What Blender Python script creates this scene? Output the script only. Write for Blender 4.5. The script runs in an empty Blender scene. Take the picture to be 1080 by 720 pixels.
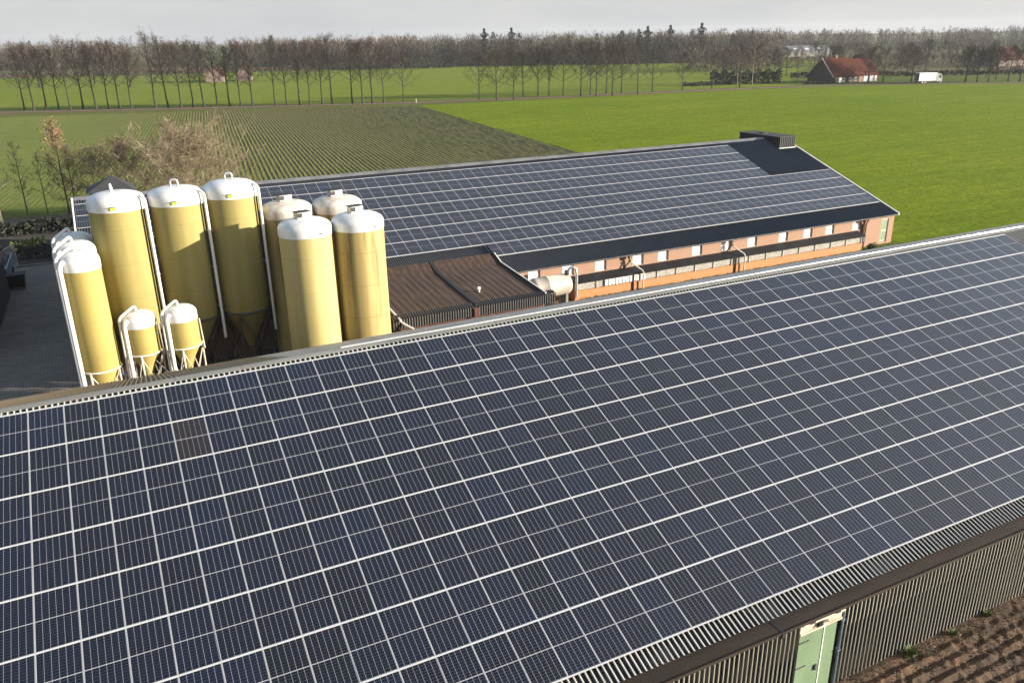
import bpy, math, random
import numpy as np
from mathutils import Vector, Matrix
R = math.radians
random.seed(7); rng = np.random.default_rng(7)
scene = bpy.context.scene
col = scene.collection
PI = math.pi
# ------------------------------------------------------------------ materials
def new_mat(name):
    m = bpy.data.materials.new(name); m.use_nodes = True
    nt = m.node_tree; b = nt.nodes['Principled BSDF']
    return m, nt, b
def N(nt, t, **kw):
    n = nt.nodes.new(t)
    for k, v in kw.items():
        if k.startswith('i_'): n.inputs[k[2:].replace('_', ' ')].default_value = v
        else: setattr(n, k, v)
    return n
def L(nt, a, b): nt.links.new(a, b)
def rgb(c): return (c[0], c[1], c[2], 1.0)
def coords(nt, scale=(1, 1, 1), kind='Object', rot=(0, 0, 0)):
    tc = N(nt, 'ShaderNodeTexCoord'); mp = N(nt, 'ShaderNodeMapping')
    mp.inputs['Scale'].default_value = scale; mp.inputs['Rotation'].default_value = rot
    L(nt, tc.outputs[kind], mp.inputs['Vector']); return mp.outputs['Vector']
def noise(nt, vec, scale, detail=6, rough=.6, dist=0):
    n = N(nt, 'ShaderNodeTexNoise'); n.inputs['Scale'].default_value = scale
    n.inputs['Detail'].default_value = detail; n.inputs['Roughness'].default_value = rough; n.inputs['Distortion'].default_value = dist
    if vec is not None: L(nt, vec, n.inputs['Vector'])
    return n.outputs['Fac']
def ramp(nt, fac, stops):
    r = N(nt, 'ShaderNodeValToRGB'); cr = r.color_ramp
    while len(cr.elements) < len(stops): cr.elements.new(.5)
    for e, (p, c) in zip(cr.elements, stops): e.position = p; e.color = rgb(c)
    L(nt, fac, r.inputs['Fac']); return r.outputs['Color']
def mix(nt, fac, a, b, mode='MIX'):
    m = N(nt, 'ShaderNodeMix', data_type='RGBA', blend_type=mode)
    for k, v in ((0, fac), (6, a), (7, b)):
        if hasattr(v, 'links'): L(nt, v, m.inputs[k])
        else: m.inputs[k].default_value = v if k == 0 else rgb(v)
    return m.outputs[2]
def math_n(nt, op, a, b=None, c=None):
    m = N(nt, 'ShaderNodeMath', operation=op)
    for i, v in enumerate((a, b, c)):
        if v is None: continue
        if hasattr(v, 'links'): L(nt, v, m.inputs[i])
        else: m.inputs[i].default_value = v
    return m.outputs[0]
def bump(nt, b, h, strength, dist=.02):
    bp = N(nt, 'ShaderNodeBump'); bp.inputs['Strength'].default_value = strength; bp.inputs['Distance'].default_value = dist
    L(nt, h, bp.inputs['Height']); L(nt, bp.outputs['Normal'], b.inputs['Normal'])
def simple(name, c1, c2=None, scale=3, rough=.7, metal=0, stretch=(1, 1, 1), bmp=0, bscale=None, spec=None, lo=.35, hi=.65):
    m, nt, b = new_mat(name)
    c2 = c2 or tuple(x * .75 for x in c1)
    v = coords(nt, stretch)
    f = noise(nt, v, scale)
    L(nt, ramp(nt, f, [(lo, c2), (hi, c1)]), b.inputs['Base Color'])
    b.inputs['Roughness'].default_value = rough; b.inputs['Metallic'].default_value = metal
    if spec is not None: b.inputs['Specular IOR Level'].default_value = spec
    if bmp: bump(nt, b, noise(nt, v, bscale or scale * 4), bmp)
    return m

M = {}
M['white'] = simple('white_plastic', (.74, .73, .70), (.62, .60, .56), 1.5, .4)
M['white_dirty'] = simple('weathered_white', (.70, .67, .60), (.42, .36, .28), 1.2, .55, stretch=(1, 1, .5))
M['galv'] = simple('galvanised_steel', (.55, .55, .54), (.38, .38, .38), 4, .4, .7)
M['alu'] = simple('aluminium', (.54, .54, .54), (.45, .45, .45), 2, .45, .2)
M['dark_steel'] = simple('dark_steel', (.10, .10, .10), (.05, .05, .05), 3, .6, .3)
M['black'] = simple('black_rubber', (.018, .018, .02), (.01, .01, .01), 3, .65)
M['brown_gutter'] = simple('mossy_brown_gutter', (.032, .018, .008), (.014, .008, .005), 1.3, .9, stretch=(.4, 2, 2), bmp=.4, bscale=12)
M['cream'] = simple('cream_board', (.62, .54, .42), (.45, .36, .27), 2, .6)
M['green_door'] = simple('faded_green_paint', (.16, .23, .135), (.12, .18, .10), 1.2, .6, stretch=(1, 1, .4))
M['ridge'] = simple('grey_ridge_cap', (.195, .195, .18), (.125, .125, .115), .8, .55, stretch=(.25, 1, 1), bmp=.15, bscale=3)
M['lip'] = simple('bright_ridge_strip', (.85, .84, .81), (.78, .77, .74), .5, .2, .6)
M['glass'] = simple('dark_glass', (.03, .035, .04), (.02, .02, .025), 1, .1)
M['pane'] = simple('white_blind_pane', (.80, .79, .76), (.66, .65, .6), 1.0, .35)
M['canopy'] = simple('dark_canopy_sheet', (.016, .017, .020), (.010, .010, .012), 1.2, .7, spec=.2)
M['tank'] = simple('ivory_tank', (.50, .47, .40), (.32, .27, .21), 1.0, .5, stretch=(.3, 1, 1))
M['tile'] = simple('red_roof_tile', (.085, .025, .014), (.05, .018, .011), .7, .95, lo=.3, hi=.7, spec=.08)
M['pinkwall'] = simple('pale_brick', (.24, .17, .14), (.17, .125, .105), .6, .8)
M['darkwood_and_shade'] = simple('dark_boards_and_gable_shade', (.045, .035, .03), (.02, .017, .015), 1.5, .85, stretch=(4, 4, .4))
M['truckwhite'] = simple('white_truck_body', (.8, .8, .78), (.74, .74, .72), .5, .4)
M['bluesteel'] = simple('blue_grey_paint', (.16, .22, .27), (.10, .14, .18), 1.5, .45)
M['bark'] = simple('grey_bark', (.05, .041, .033), (.02, .017, .014), 3, .9, stretch=(2, 2, .5))
M['bark_pale'] = simple('pale_bark', (.38, .33, .26), (.16, .12, .09), 3, .85, stretch=(1, 1, .6))
M['twig'] = simple('grey_brown_twigs', (.105, .08, .06), (.06, .047, .038), .35, .9)
M['twig_red'] = simple('red_brown_twigs', (.135, .083, .056), (.075, .05, .038), .35, .9)
M['twig_olive'] = simple('olive_twigs', (.115, .098, .06), (.066, .058, .04), .35, .9)
M['crown_a'] = simple('dark_grey_twigs', (.066, .050, .038), (.036, .029, .024), .35, .95, spec=.1)
M['crown_b'] = simple('dark_red_brown_twigs', (.083, .053, .038), (.047, .033, .026), .35, .95, spec=.1)
M['crown_c'] = simple('dark_olive_twigs', (.072, .060, .038), (.042, .036, .026), .35, .95, spec=.1)
M['straw_twig'] = simple('straw_coloured_twigs', (.25, .195, .12), (.16, .122, .075), .8, .85)
M['orange_leaf'] = simple('withered_orange_leaves', (.28, .16, .08), (.18, .10, .05), 1, .85)
M['conifer'] = simple('dark_conifer_needles', (.022, .028, .02), (.012, .016, .013), 1, .9)
M['hedge'] = simple('dark_hedge_leaves', (.035, .04, .02), (.018, .02, .012), 1, .9)
M['lime_leaf'] = simple('yellow_green_leaves', (.22, .24, .05), (.10, .13, .03), 2, .8)
M['weed'] = simple('weed_leaves', (.12, .17, .03), (.06, .09, .02), 3, .8)
M['moss'] = simple('dry_moss_grass', (.16, .13, .035), (.07, .065, .02), 3, .95)
M['rust'] = simple('rusty_red_sheet', (.10, .035, .02), (.045, .018, .012), 2, .8)
M['sticker_y'] = simple('yellow_sticker', (.75, .68, .02), (.7, .62, .02), 2, .5)
M['orange_strip'] = simple('orange_plastic', (.55, .17, .05), (.4, .12, .04), 2, .5)
M['clod'] = simple('soil_clods', (.22, .14, .075), (.07, .042, .026), 1.2, .95)

def panel_mat(name, uvname='UVMap', rand='object'):
    m, nt, b = new_mat(name)
    uv = N(nt, 'ShaderNodeUVMap', uv_map=uvname)
    sp = N(nt, 'ShaderNodeSeparateXYZ'); L(nt, uv.outputs['UV'], sp.inputs[0])
    x, y = sp.outputs[0], sp.outputs[1]                 # metres within one panel: x 0..1, y 0..1.7
    def lines(v, pitch, w):
        f = math_n(nt, 'FRACT', math_n(nt, 'DIVIDE', v, pitch))
        d = math_n(nt, 'ABSOLUTE', math_n(nt, 'SUBTRACT', f, .5))
        return math_n(nt, 'GREATER_THAN', d, .5 - w / pitch / 2)
    gx = lines(math_n(nt, 'SUBTRACT', x, .0125), .16, .010)
    gy = lines(y, .0845, .010)
    bus = lines(math_n(nt, 'SUBTRACT', x, .0125), .032, .0025)
    midd = math_n(nt, 'LESS_THAN', math_n(nt, 'ABSOLUTE', math_n(nt, 'SUBTRACT', y, .845)), .014)
    if rand == 'object':
        r = N(nt, 'ShaderNodeObjectInfo').outputs['Random']
    else:
        at = N(nt, 'ShaderNodeAttribute', attribute_name='panel_tone'); r = at.outputs['Fac']
    v = coords(nt)
    cell = ramp(nt, r, [(0, (.0014, .0024, .0075)), (.35, (.0015, .0029, .0105)), (.75, (.0017, .0036, .0140)), (.96, (.002, .0048, .019)), (1, (.0035, .0032, .006))])
    cell = mix(nt, math_n(nt, 'MULTIPLY', noise(nt, v, 2.5, 3), .4), cell, (.0022, .003, .006))
    c = mix(nt, math_n(nt, 'MULTIPLY', bus, .04), cell, (.25, .26, .28))
    c = mix(nt, math_n(nt, 'MULTIPLY', gy, .10), c, (.50, .51, .53))
    c = mix(nt, math_n(nt, 'MULTIPLY', gx, .40), c, (.50, .51, .53))
    c = mix(nt, math_n(nt, 'MULTIPLY', midd, .42), c, (.62, .62, .62))
    L(nt, c, b.inputs['Base Color'])
    rg = ramp(nt, noise(nt, v, 1.3, 4), [(.3, (.12,) * 3), (.7, (.24,) * 3)])
    L(nt, rg, b.inputs['Roughness'])
    b.inputs['IOR'].default_value = 1.45; b.inputs['Specular IOR Level'].default_value = .12; b.inputs['Coat Weight'].default_value = 1.0; b.inputs['Coat Roughness'].default_value = .42; b.inputs['Coat IOR'].default_value = 1.4
    return m
M['cells'] = panel_mat('solar_cells')
M['cells_far'] = panel_mat('solar_cells_far', rand='attr')
for n_ in M['cells_far'].node_tree.nodes:
    if n_.type == 'VALTORGB' and len(n_.color_ramp.elements) == 5:
        for e in n_.color_ramp.elements: e.color = tuple(c + .007 for c in e.color[:3]) + (1,)  # base lifted: grazing sky reflection put into the colour of the distant cells
def brown_cells():
    m = M['cells'].copy(); m.name = 'brownish_solar_cells'
    nt = m.node_tree
    for n in nt.nodes:
        if n.type == 'VALTORGB' and len(n.color_ramp.elements) == 5:
            for e in n.color_ramp.elements: e.color = (.013, .0085, .008, 1)
    return m
M['cells_brown'] = brown_cells()

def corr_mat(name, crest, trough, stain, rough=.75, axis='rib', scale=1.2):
    """fibre cement: sunlit crests and shaded valleys put into the colour, random stains on top (per-vertex rib height stored as attribute)"""
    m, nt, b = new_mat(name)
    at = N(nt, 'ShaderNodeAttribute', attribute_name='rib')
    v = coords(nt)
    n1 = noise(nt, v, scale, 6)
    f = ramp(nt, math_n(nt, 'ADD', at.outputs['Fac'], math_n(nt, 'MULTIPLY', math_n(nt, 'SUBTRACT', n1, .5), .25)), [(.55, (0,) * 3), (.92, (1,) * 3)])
    c = mix(nt, f, trough, crest)  # valley shade and crest light painted by rib height
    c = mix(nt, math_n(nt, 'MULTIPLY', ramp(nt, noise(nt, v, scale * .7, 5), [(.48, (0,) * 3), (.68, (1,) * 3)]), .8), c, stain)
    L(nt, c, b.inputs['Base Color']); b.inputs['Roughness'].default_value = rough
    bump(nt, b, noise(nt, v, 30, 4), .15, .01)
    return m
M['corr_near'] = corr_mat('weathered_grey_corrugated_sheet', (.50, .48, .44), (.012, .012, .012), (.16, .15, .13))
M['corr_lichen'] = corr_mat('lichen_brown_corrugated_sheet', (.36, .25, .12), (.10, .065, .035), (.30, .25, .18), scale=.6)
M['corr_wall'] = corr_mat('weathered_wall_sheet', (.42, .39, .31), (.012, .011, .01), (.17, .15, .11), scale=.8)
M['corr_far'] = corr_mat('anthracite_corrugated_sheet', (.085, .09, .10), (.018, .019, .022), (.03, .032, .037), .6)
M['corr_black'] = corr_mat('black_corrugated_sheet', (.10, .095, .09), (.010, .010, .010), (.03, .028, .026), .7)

M['pale_sheet'] = simple('pale_metal_sheet', (.56, .51, .44), (.30, .26, .21), .9, .6, 0, stretch=(1, .5, 1))
def annex_mat():
    m, nt, b = new_mat('brown_mossy_roof')
    v = coords(nt, (1, .12, 1))
    c = ramp(nt, noise(nt, v, 5, 6), [(.3, (.022, .012, .008)), (.55, (.050, .027, .016)), (.8, (.12, .07, .042))])
    L(nt, c, b.inputs['Base Color']); b.inputs['Roughness'].default_value = .95
    bump(nt, b, noise(nt, coords(nt), 9, 5), .6, .03)
    return m
M['annex'] = annex_mat()

def silo_mat(name, hi, lo, stain, amount):
    m, nt, b = new_mat(name)
    v = coords(nt, (1, 1, .05)); v2 = coords(nt, (1.3, 1.3, .10))
    c = ramp(nt, noise(nt, v, 1.6, 5), [(.3, lo), (.65, hi)])
    s = ramp(nt, noise(nt, v2, 1.1, 5, .7), [(.5, (0,) * 3), (.72, (1,) * 3)])
    c = mix(nt, math_n(nt, 'MULTIPLY', s, amount), c, stain)
    seam = N(nt, 'ShaderNodeTexWave', bands_direction='Z', wave_profile='SAW'); seam.inputs['Scale'].default_value = .16; L(nt, coords(nt), seam.inputs['Vector'])
    c = mix(nt, math_n(nt, 'MULTIPLY', math_n(nt, 'GREATER_THAN', seam.outputs['Fac'], .975), .3), c, stain)
    # fine horizontal winding bands of the fibreglass
    w = N(nt, 'ShaderNodeTexWave', bands_direction='Z'); w.inputs['Scale'].default_value = 2.2; w.inputs['Distortion'].default_value = 1.0
    L(nt, coords(nt), w.inputs['Vector'])
    c = mix(nt, math_n(nt, 'MULTIPLY', w.outputs['Fac'], .10), c, lo)
    L(nt, c, b.inputs['Base Color']); b.inputs['Roughness'].default_value = .7; b.inputs['Specular IOR Level'].default_value = .25
    bump(nt, b, noise(nt, coords(nt, (.3, .3, 3)), 3, 3), .05, .02)
    return m
M['silo'] = silo_mat('yellow_fibreglass', (.31, .26, .092), (.25, .207, .07), (.17, .14, .05), .3)
M['silo_clean'] = silo_mat('bright_yellow_fibreglass', (.365, .292, .09), (.31, .245, .07), (.27, .2, .055), .2)
M['silo_pale'] = silo_mat('pale_yellow_fibreglass', (.46, .385, .17), (.37, .30, .11), (.26, .20, .08), .3)
M['silo_stained'] = silo_mat('stained_yellow_fibreglass', (.46, .36, .15), (.33, .25, .09), (.10, .062, .028), .9)
def dome_rust():
    m, nt, b = new_mat('rust_stained_dome')
    v = coords(nt, (1, 1, .6))
    s = ramp(nt, noise(nt, v, 1.3, 5, .7), [(.45, (0,) * 3), (.7, (1,) * 3)])
    c = mix(nt, math_n(nt, 'MULTIPLY', s, .75), (.66, .61, .52), (.30, .15, .06))
    L(nt, c, b.inputs['Base Color']); b.inputs['Roughness'].default_value = .5
    return m
M['dome_rust'] = dome_rust()

def brick_mat(name, c1, c2, mortar, scale=1.0, tint=None):
    m, nt, b = new_mat(name)
    tc = N(nt, 'ShaderNodeTexCoord'); sp = N(nt, 'ShaderNodeSeparateXYZ'); L(nt, tc.outputs['Object'], sp.inputs[0])
    cb = N(nt, 'ShaderNodeCombineXYZ'); L(nt, math_n(nt, 'ADD', sp.outputs[0], sp.outputs[1]), cb.inputs[0]); L(nt, sp.outputs[2], cb.inputs[1])
    bt = N(nt, 'ShaderNodeTexBrick'); L(nt, cb.outputs[0], bt.inputs['Vector'])
    bt.inputs['Color1'].default_value = rgb(c1); bt.inputs['Color2'].default_value = rgb(c2); bt.inputs['Mortar'].default_value = rgb(mortar)
    bt.inputs['Scale'].default_value = 1; bt.inputs['Brick Width'].default_value = .22; bt.inputs['Row Height'].default_value = .065; bt.inputs['Mortar Size'].default_value = .007
    c = mix(nt, math_n(nt, 'MULTIPLY', noise(nt, coords(nt), .5, 5), .45), bt.outputs['Color'], tint or c2)
    L(nt, c, b.inputs['Base Color']); b.inputs['Roughness'].default_value = .85
    return m
M['brick'] = brick_mat('salmon_brick', (.325, .18, .112), (.27, .148, .092), (.38, .28, .20))
M['brick_orange'] = brick_mat('orange_brick', (.48, .20, .06), (.38, .15, .05), (.40, .28, .16))
M['house_brick'] = brick_mat('house_brick', (.22, .10, .06), (.16, .08, .05), (.25, .2, .16))

def louvre_mat():
    m, nt, b = new_mat('white_inlet_mesh')
    v = coords(nt)
    c = ramp(nt, noise(nt, coords(nt, (2, 1, 8)), 2, 4), [(.35, (.26, .24, .20)), (.6, (.52, .50, .45))])
    L(nt, c, b.inputs['Base Color']); b.inputs['Roughness'].default_value = .7
    return m
M['louvre'] = louvre_mat()

def grass_mat(name, a, b_, c_, s_big=.02, stretch=(1, 1, 1), rot=0, soil=None, soilamt=.3, bmp=1.0):
    m, nt, b = new_mat(name)
    v = coords(nt, stretch, rot=(0, 0, rot)); v0 = coords(nt)
    big = noise(nt, v, s_big, 5, .6)
    mid = noise(nt, v, s_big * 14, 6, .7)
    fine = noise(nt, v0, 1.5, 7, .8)
    c = ramp(nt, big, [(.3, a), (.5, b_), (.72, c_)])
    streak = noise(nt, coords(nt, (.02, .5, 1), rot=(0, 0, rot - .18)), 1.0, 4, .6)
    c = mix(nt, math_n(nt, 'MULTIPLY', ramp(nt, streak, [(.42, (1,) * 3), (.56, (0,) * 3)]), .22), c, tuple(x * .5 for x in a))
    patch = noise(nt, v0, .11, 6, .72)
    c = mix(nt, math_n(nt, 'MULTIPLY', ramp(nt, patch, [(.5, (0,) * 3), (.68, (1,) * 3)]), .5), c, (c_[0] * 1.12, c_[1] * 1.05, c_[2]))
    c = mix(nt, math_n(nt, 'MULTIPLY', ramp(nt, mid, [(.35, (1,) * 3), (.62, (0,) * 3)]), .55), c, tuple(x * .55 for x in a))
    c = mix(nt, math_n(nt, 'MULTIPLY', ramp(nt, fine, [(.40, (1,) * 3), (.56, (0,) * 3)]), .62), c, tuple(x * .42 for x in a))
    if soil:
        sm = noise(nt, coords(nt, (1, 1, 1)), .11, 5, .65)
        c = mix(nt, math_n(nt, 'MULTIPLY', ramp(nt, sm, [(.5, (0,) * 3), (.7, (1,) * 3)]), soilamt), c, soil)
    L(nt, c, b.inputs['Base Color']); b.inputs['Roughness'].default_value = .9; b.inputs['Specular IOR Level'].default_value = .05
    h = math_n(nt, 'ADD', math_n(nt, 'MULTIPLY', noise(nt, v0, 1.1, 8, .75), 1.0), math_n(nt, 'MULTIPLY', mid, .6))
    bump(nt, b, h, bmp, .35)
    return m
M['ground'] = grass_mat('rough_pasture', (.10, .14, .022), (.13, .165, .03), (.155, .17, .045), .012, soil=(.14, .10, .05), soilamt=.35)
M['meadow'] = grass_mat('bright_meadow', (.145, .215, .006), (.18, .245, .008), (.23, .27, .014), .02, (1, 2.2, 1), .35)
M['far_meadow'] = grass_mat('far_meadow', (.17, .225, .018), (.20, .25, .022), (.24, .26, .04), .015)
M['margin'] = grass_mat('field_margin', (.12, .15, .03), (.15, .17, .04), (.17, .16, .06), .05, soil=(.17, .11, .06), soilamt=.5)
M['leaf_verge'] = grass_mat('leaf_strewn_verge', (.17, .085, .045), (.20, .11, .06), (.16, .12, .05), .06)
M['rough_land'] = grass_mat('rough_winter_land', (.15, .12, .06), (.17, .145, .07), (.13, .14, .05), .02)

def row_field_mat():
    m, nt, b = new_mat('rowed_stubble_field')
    at = N(nt, 'ShaderNodeAttribute', attribute_name='rib')
    v0 = coords(nt)
    n1 = noise(nt, v0, .9, 6, .7)
    wet = ramp(nt, noise(nt, v0, .018, 4), [(.4, (0,) * 3), (.62, (1,) * 3)])
    sp = N(nt, 'ShaderNodeSeparateXYZ'); L(nt, v0, sp.inputs[0])
    left = N(nt, 'ShaderNodeMapRange'); left.inputs[1].default_value = 34; left.inputs[2].default_value = -5
    L(nt, sp.outputs[0], left.inputs[0])
    f = ramp(nt, math_n(nt, 'ADD', at.outputs['Fac'], math_n(nt, 'MULTIPLY', math_n(nt, 'SUBTRACT', n1, .5), .9)), [(.46, (0,) * 3), (.72, (1,) * 3)])
    soil = mix(nt, n1, (.075, .053, .032), (.16, .115, .068))
    green = ramp(nt, noise(nt, v0, .25, 6, .7), [(.3, (.11, .145, .024)), (.55, (.15, .18, .032)), (.75, (.19, .175, .06))])
    right = N(nt, 'ShaderNodeMapRange'); right.inputs[1].default_value = 30; right.inputs[2].default_value = 75; L(nt, sp.outputs[0], right.inputs[0])
    green = mix(nt, math_n(nt, 'MULTIPLY', right.outputs[0], .55), green, (.165, .155, .055))
    soil2 = mix(nt, math_n(nt, 'MULTIPLY', left.outputs[0], .80), soil, green)
    c = mix(nt, f, soil2, green)
    c = mix(nt, math_n(nt, 'MULTIPLY', wet, .25), c, (.09, .11, .022))
    L(nt, c, b.inputs['Base Color']); b.inputs['Roughness'].default_value = .95; b.inputs['Specular IOR Level'].default_value = .1
    bump(nt, b, noise(nt, v0, 2.5, 7, .75), .9, .15)
    return m
M['rows'] = row_field_mat()
def paver_mat():
    m, nt, b = new_mat('dark_brick_pavers')
    v = coords(nt)
    bt = N(nt, 'ShaderNodeTexBrick'); L(nt, v, bt.inputs['Vector'])
    bt.inputs['Color1'].default_value = rgb((.24, .20, .155)); bt.inputs['Color2'].default_value = rgb((.17, .142, .11)); bt.inputs['Mortar'].default_value = rgb((.05, .047, .042))
    bt.inputs['Scale'].default_value = 1; bt.inputs['Brick Width'].default_value = .42; bt.inputs['Row Height'].default_value = .21; bt.inputs['Mortar Size'].default_value = .02
    c = mix(nt, ramp(nt, noise(nt, v, .35, 6), [(.4, (0,) * 3), (.7, (.6,) * 3)]), bt.outputs['Color'], (.09, .076, .058))
    L(nt, c, b.inputs['Base Color']); b.inputs['Roughness'].default_value = .85
    bump(nt, b, noise(nt, v, 6, 5), .3, .02)
    return m
M['pavers'] = paver_mat()
M['concrete'] = simple('kerb_concrete', (.26, .25, .235), (.17, .165, .155), 2, .9)
M['asphalt'] = simple('leaf_littered_asphalt', (.17, .115, .085), (.12, .095, .08), .25, .95)
M['soil'] = simple('ploughed_soil', (.11, .064, .033), (.04, .025, .015), 1.6, .98, bmp=1.0, bscale=6)
M['dark_soil'] = simple('leaf_littered_soil', (.05, .04, .028), (.02, .018, .013), .8, .98, bmp=.6)
M['yard_gravel'] = simple('dusty_path', (.30, .25, .18), (.18, .15, .10), 1.0, .95, bmp=.4)

# ------------------------------------------------------------------ mesh builder
class MB:
    def __init__(s): s.v = []; s.f = []; s.mi = []; s.rib = None
    def add(s, vs, fs, mi=0):
        o = len(s.v); s.v += [tuple(p) for p in vs]
        for f in fs: s.f.append(tuple(i + o for i in f)); s.mi.append(mi)
    def box(s, a, b, mi=0):
        x0, y0, z0 = (min(a[i], b[i]) for i in range(3)); x1, y1, z1 = (max(a[i], b[i]) for i in range(3))
        s.add([(x0, y0, z0), (x1, y0, z0), (x1, y1, z0), (x0, y1, z0), (x0, y0, z1), (x1, y0, z1), (x1, y1, z1), (x0, y1, z1)],
              [(0, 3, 2, 1), (4, 5, 6, 7), (0, 1, 5, 4), (1, 2, 6, 5), (2, 3, 7, 6), (3, 0, 4, 7)], mi)
    def obox(s, o, u, v, w, mi=0):
        o, u, v, w = map(Vector, (o, u, v, w))
        p = [o, o + u, o + u + v, o + v]; p += [q + w for q in p]
        fs = [(0, 3, 2, 1), (4, 5, 6, 7), (0, 1, 5, 4), (1, 2, 6, 5), (2, 3, 7, 6), (3, 0, 4, 7)]
        if u.cross(v).dot(w) < 0: fs = [tuple(reversed(f)) for f in fs]
        s.add(p, fs, mi)
    def tube(s, pts, r, n=8, mi=0, cap=True):
        pts = [Vector(p) for p in pts]; rs = r if isinstance(r, (list, tuple)) else [r] * len(pts)
        rings = []; prev = None
        for i, p in enumerate(pts):
            t = (pts[min(i + 1, len(pts) - 1)] - pts[max(i - 1, 0)]).normalized()
            if prev is None:
                a = t.orthogonal().normalized()
            else:
                a = (prev - t * prev.dot(t)).normalized()
            prev = a; b = t.cross(a)
            rings.append([p + (a * math.cos(2 * PI * k / n) + b * math.sin(2 * PI * k / n)) * rs[i] for k in range(n)])
        vs = [q for rr in rings for q in rr]; fs = []
        for i in range(len(pts) - 1):
            for k in range(n):
                fs.append((i * n + k, i * n + (k + 1) % n, (i + 1) * n + (k + 1) % n, (i + 1) * n + k))
        if cap: fs.append(tuple(reversed(range(n)))); fs.append(tuple(range((len(pts) - 1) * n, len(pts) * n)))
        s.add(vs, fs, mi)
    def lathe(s, c, prof, n=40, mi=0):
        """prof: list of (radius, z); closed at ends where radius is 0"""
        c = Vector(c); vs = []; fs = []; idx = []
        for r_, z in prof:
            if r_ < 1e-6: idx.append([len(vs)]); vs.append(c + Vector((0, 0, z)))
            else:
                idx.append(list(range(len(vs), len(vs) + n)))
                vs += [c + Vector((r_ * math.cos(2 * PI * k / n), r_ * math.sin(2 * PI * k / n), z)) for k in range(n)]
        for a, b in zip(idx, idx[1:]):
            for k in range(n):
                k2 = (k + 1) % n
                if len(a) == 1 and len(b) == 1: continue
                if len(a) == 1: fs.append((a[0], b[k], b[k2]))
                elif len(b) == 1: fs.append((a[k], a[k2], b[0]))
                else: fs.append((a[k], a[k2], b[k2], b[k]))
        s.add(vs, fs, mi)
    def prism(s, poly, d, mi=0):
        poly = [Vector(p) for p in poly]; d = Vector(d); n = len(poly)
        s.add(poly + [p + d for p in poly], [tuple(reversed(range(n))), tuple(range(n, 2 * n))] + [(k, (k + 1) % n, (k + 1) % n + n, k + n) for k in range(n)], mi)
    def build(s, name, mats, parent=None, smooth=False, loc=None):
        me = bpy.data.meshes.new(name)
        off = parent_loc(parent) if loc is None else Vector(loc)
        v = np.array(s.v, dtype=np.float64).reshape(-1, 3) - np.array(off)
        me.from_pydata(v.tolist(), [], s.f)
        mats = mats if isinstance(mats, (list, tuple)) else [mats]
        for m in mats: me.materials.append(m)
        if len(mats) > 1: me.polygons.foreach_set('material_index', s.mi)
        if smooth:
            me.polygons.foreach_set('use_smooth', [True] * len(me.polygons))
        if s.rib is not None:
            a = me.attributes.new('rib', 'FLOAT', 'POINT'); a.data.foreach_set('value', np.asarray(s.rib, dtype=np.float32))
        me.update()
        if smooth and hasattr(me, 'set_sharp_from_angle'): me.set_sharp_from_angle(angle=R(40))
        o = bpy.data.objects.new(name, me); col.objects.link(o)
        if parent is not None:
            o.parent = parent
        elif loc is not None: o.location = loc
        LOC[o.name] = off
        return o
LOC = {}
def parent_loc(p): return Vector((0, 0, 0)) if p is None else LOC[p.name]
def tag(o, label=None, cat=None, group=None, kind=None):
    if label: o['label'] = label
    if cat: o['category'] = cat
    if group: o['group'] = group
    if kind: o['kind'] = kind
    return o
def thing(name, label, cat, loc=(0, 0, 0), group=None):
    o = bpy.data.objects.new(name, None); o.empty_display_size = .3; col.objects.link(o); o.location = loc
    LOC[o.name] = Vector(loc)
    return tag(o, label, cat, group)
def copy_tree(o, loc, rotz=0, scale=1.0, label=None, name=None):
    c = o.copy(); col.objects.link(c); c.location = loc; c.rotation_euler = (0, 0, rotz)
    c.scale = scale if isinstance(scale, tuple) else (scale,) * 3
    if label: c['label'] = label
    for ch in list(o.children):
        d = ch.copy(); col.objects.link(d); d.parent = c
        for g in list(ch.children):
            e = g.copy(); col.objects.link(e); e.parent = d
    return c
def structure(o): o['kind'] = 'structure'; return o

def corr_sheet(o, u, v, n, lu, lv, pitch=.177, amp=.05, prof='rib', per=8, nv=2, phase=0, jitter=0):
    """corrugated sheet: ribs run along v, repeat along u, height along n"""
    o, u, v, n = map(Vector, (o, u, v, n))
    nu = int(lu / pitch * per) + 1
    us = np.linspace(0, lu, nu); ph = us / pitch * 2 * PI + phase
    if prof == 'rib': h = np.clip(np.cos(ph) * .9 + .1, -.35, 1); h = (h + .35) / 1.35
    else: h = (np.cos(ph) + 1) / 2
    ts = np.linspace(0, lv, nv)
    P = np.zeros((nv, nu, 3))
    O, U, V_, N_ = (np.array(q) for q in (o, u, v, n))
    for j, t in enumerate(ts):
        P[j] = O + us[:, None] * U + t * V_ + (h * amp)[:, None] * N_
    mb = MB(); mb.v = [tuple(q) for q in P.reshape(-1, 3)]
    flip = u.cross(v).dot(n) < 0
    for j in range(nv - 1):
        for i in range(nu - 1):
            a = j * nu + i; f = (a, a + 1, a + nu + 1, a + nu)
            mb.f.append(tuple(reversed(f)) if flip else f); mb.mi.append(0)
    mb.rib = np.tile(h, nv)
    return mb

# ------------------------------------------------------------------ world, sun, camera
AZ, EL = R(122), R(12)                        # sun azimuth measured from +Y towards +X
sdir = Vector((math.cos(EL) * math.sin(AZ), math.cos(EL) * math.cos(AZ), math.sin(EL)))
w = bpy.data.worlds.new('World'); scene.world = w; w.use_nodes = True
nt = w.node_tree; bg = nt.nodes['Background']
sky = N(nt, 'ShaderNodeTexSky', sky_type='NISHITA', sun_disc=False)
sky.sun_elevation = EL; sky.sun_rotation = AZ; sky.altitude = 30; sky.air_density = 1.0; sky.dust_density = 1.5; sky.ozone_density = 1.0
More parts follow.
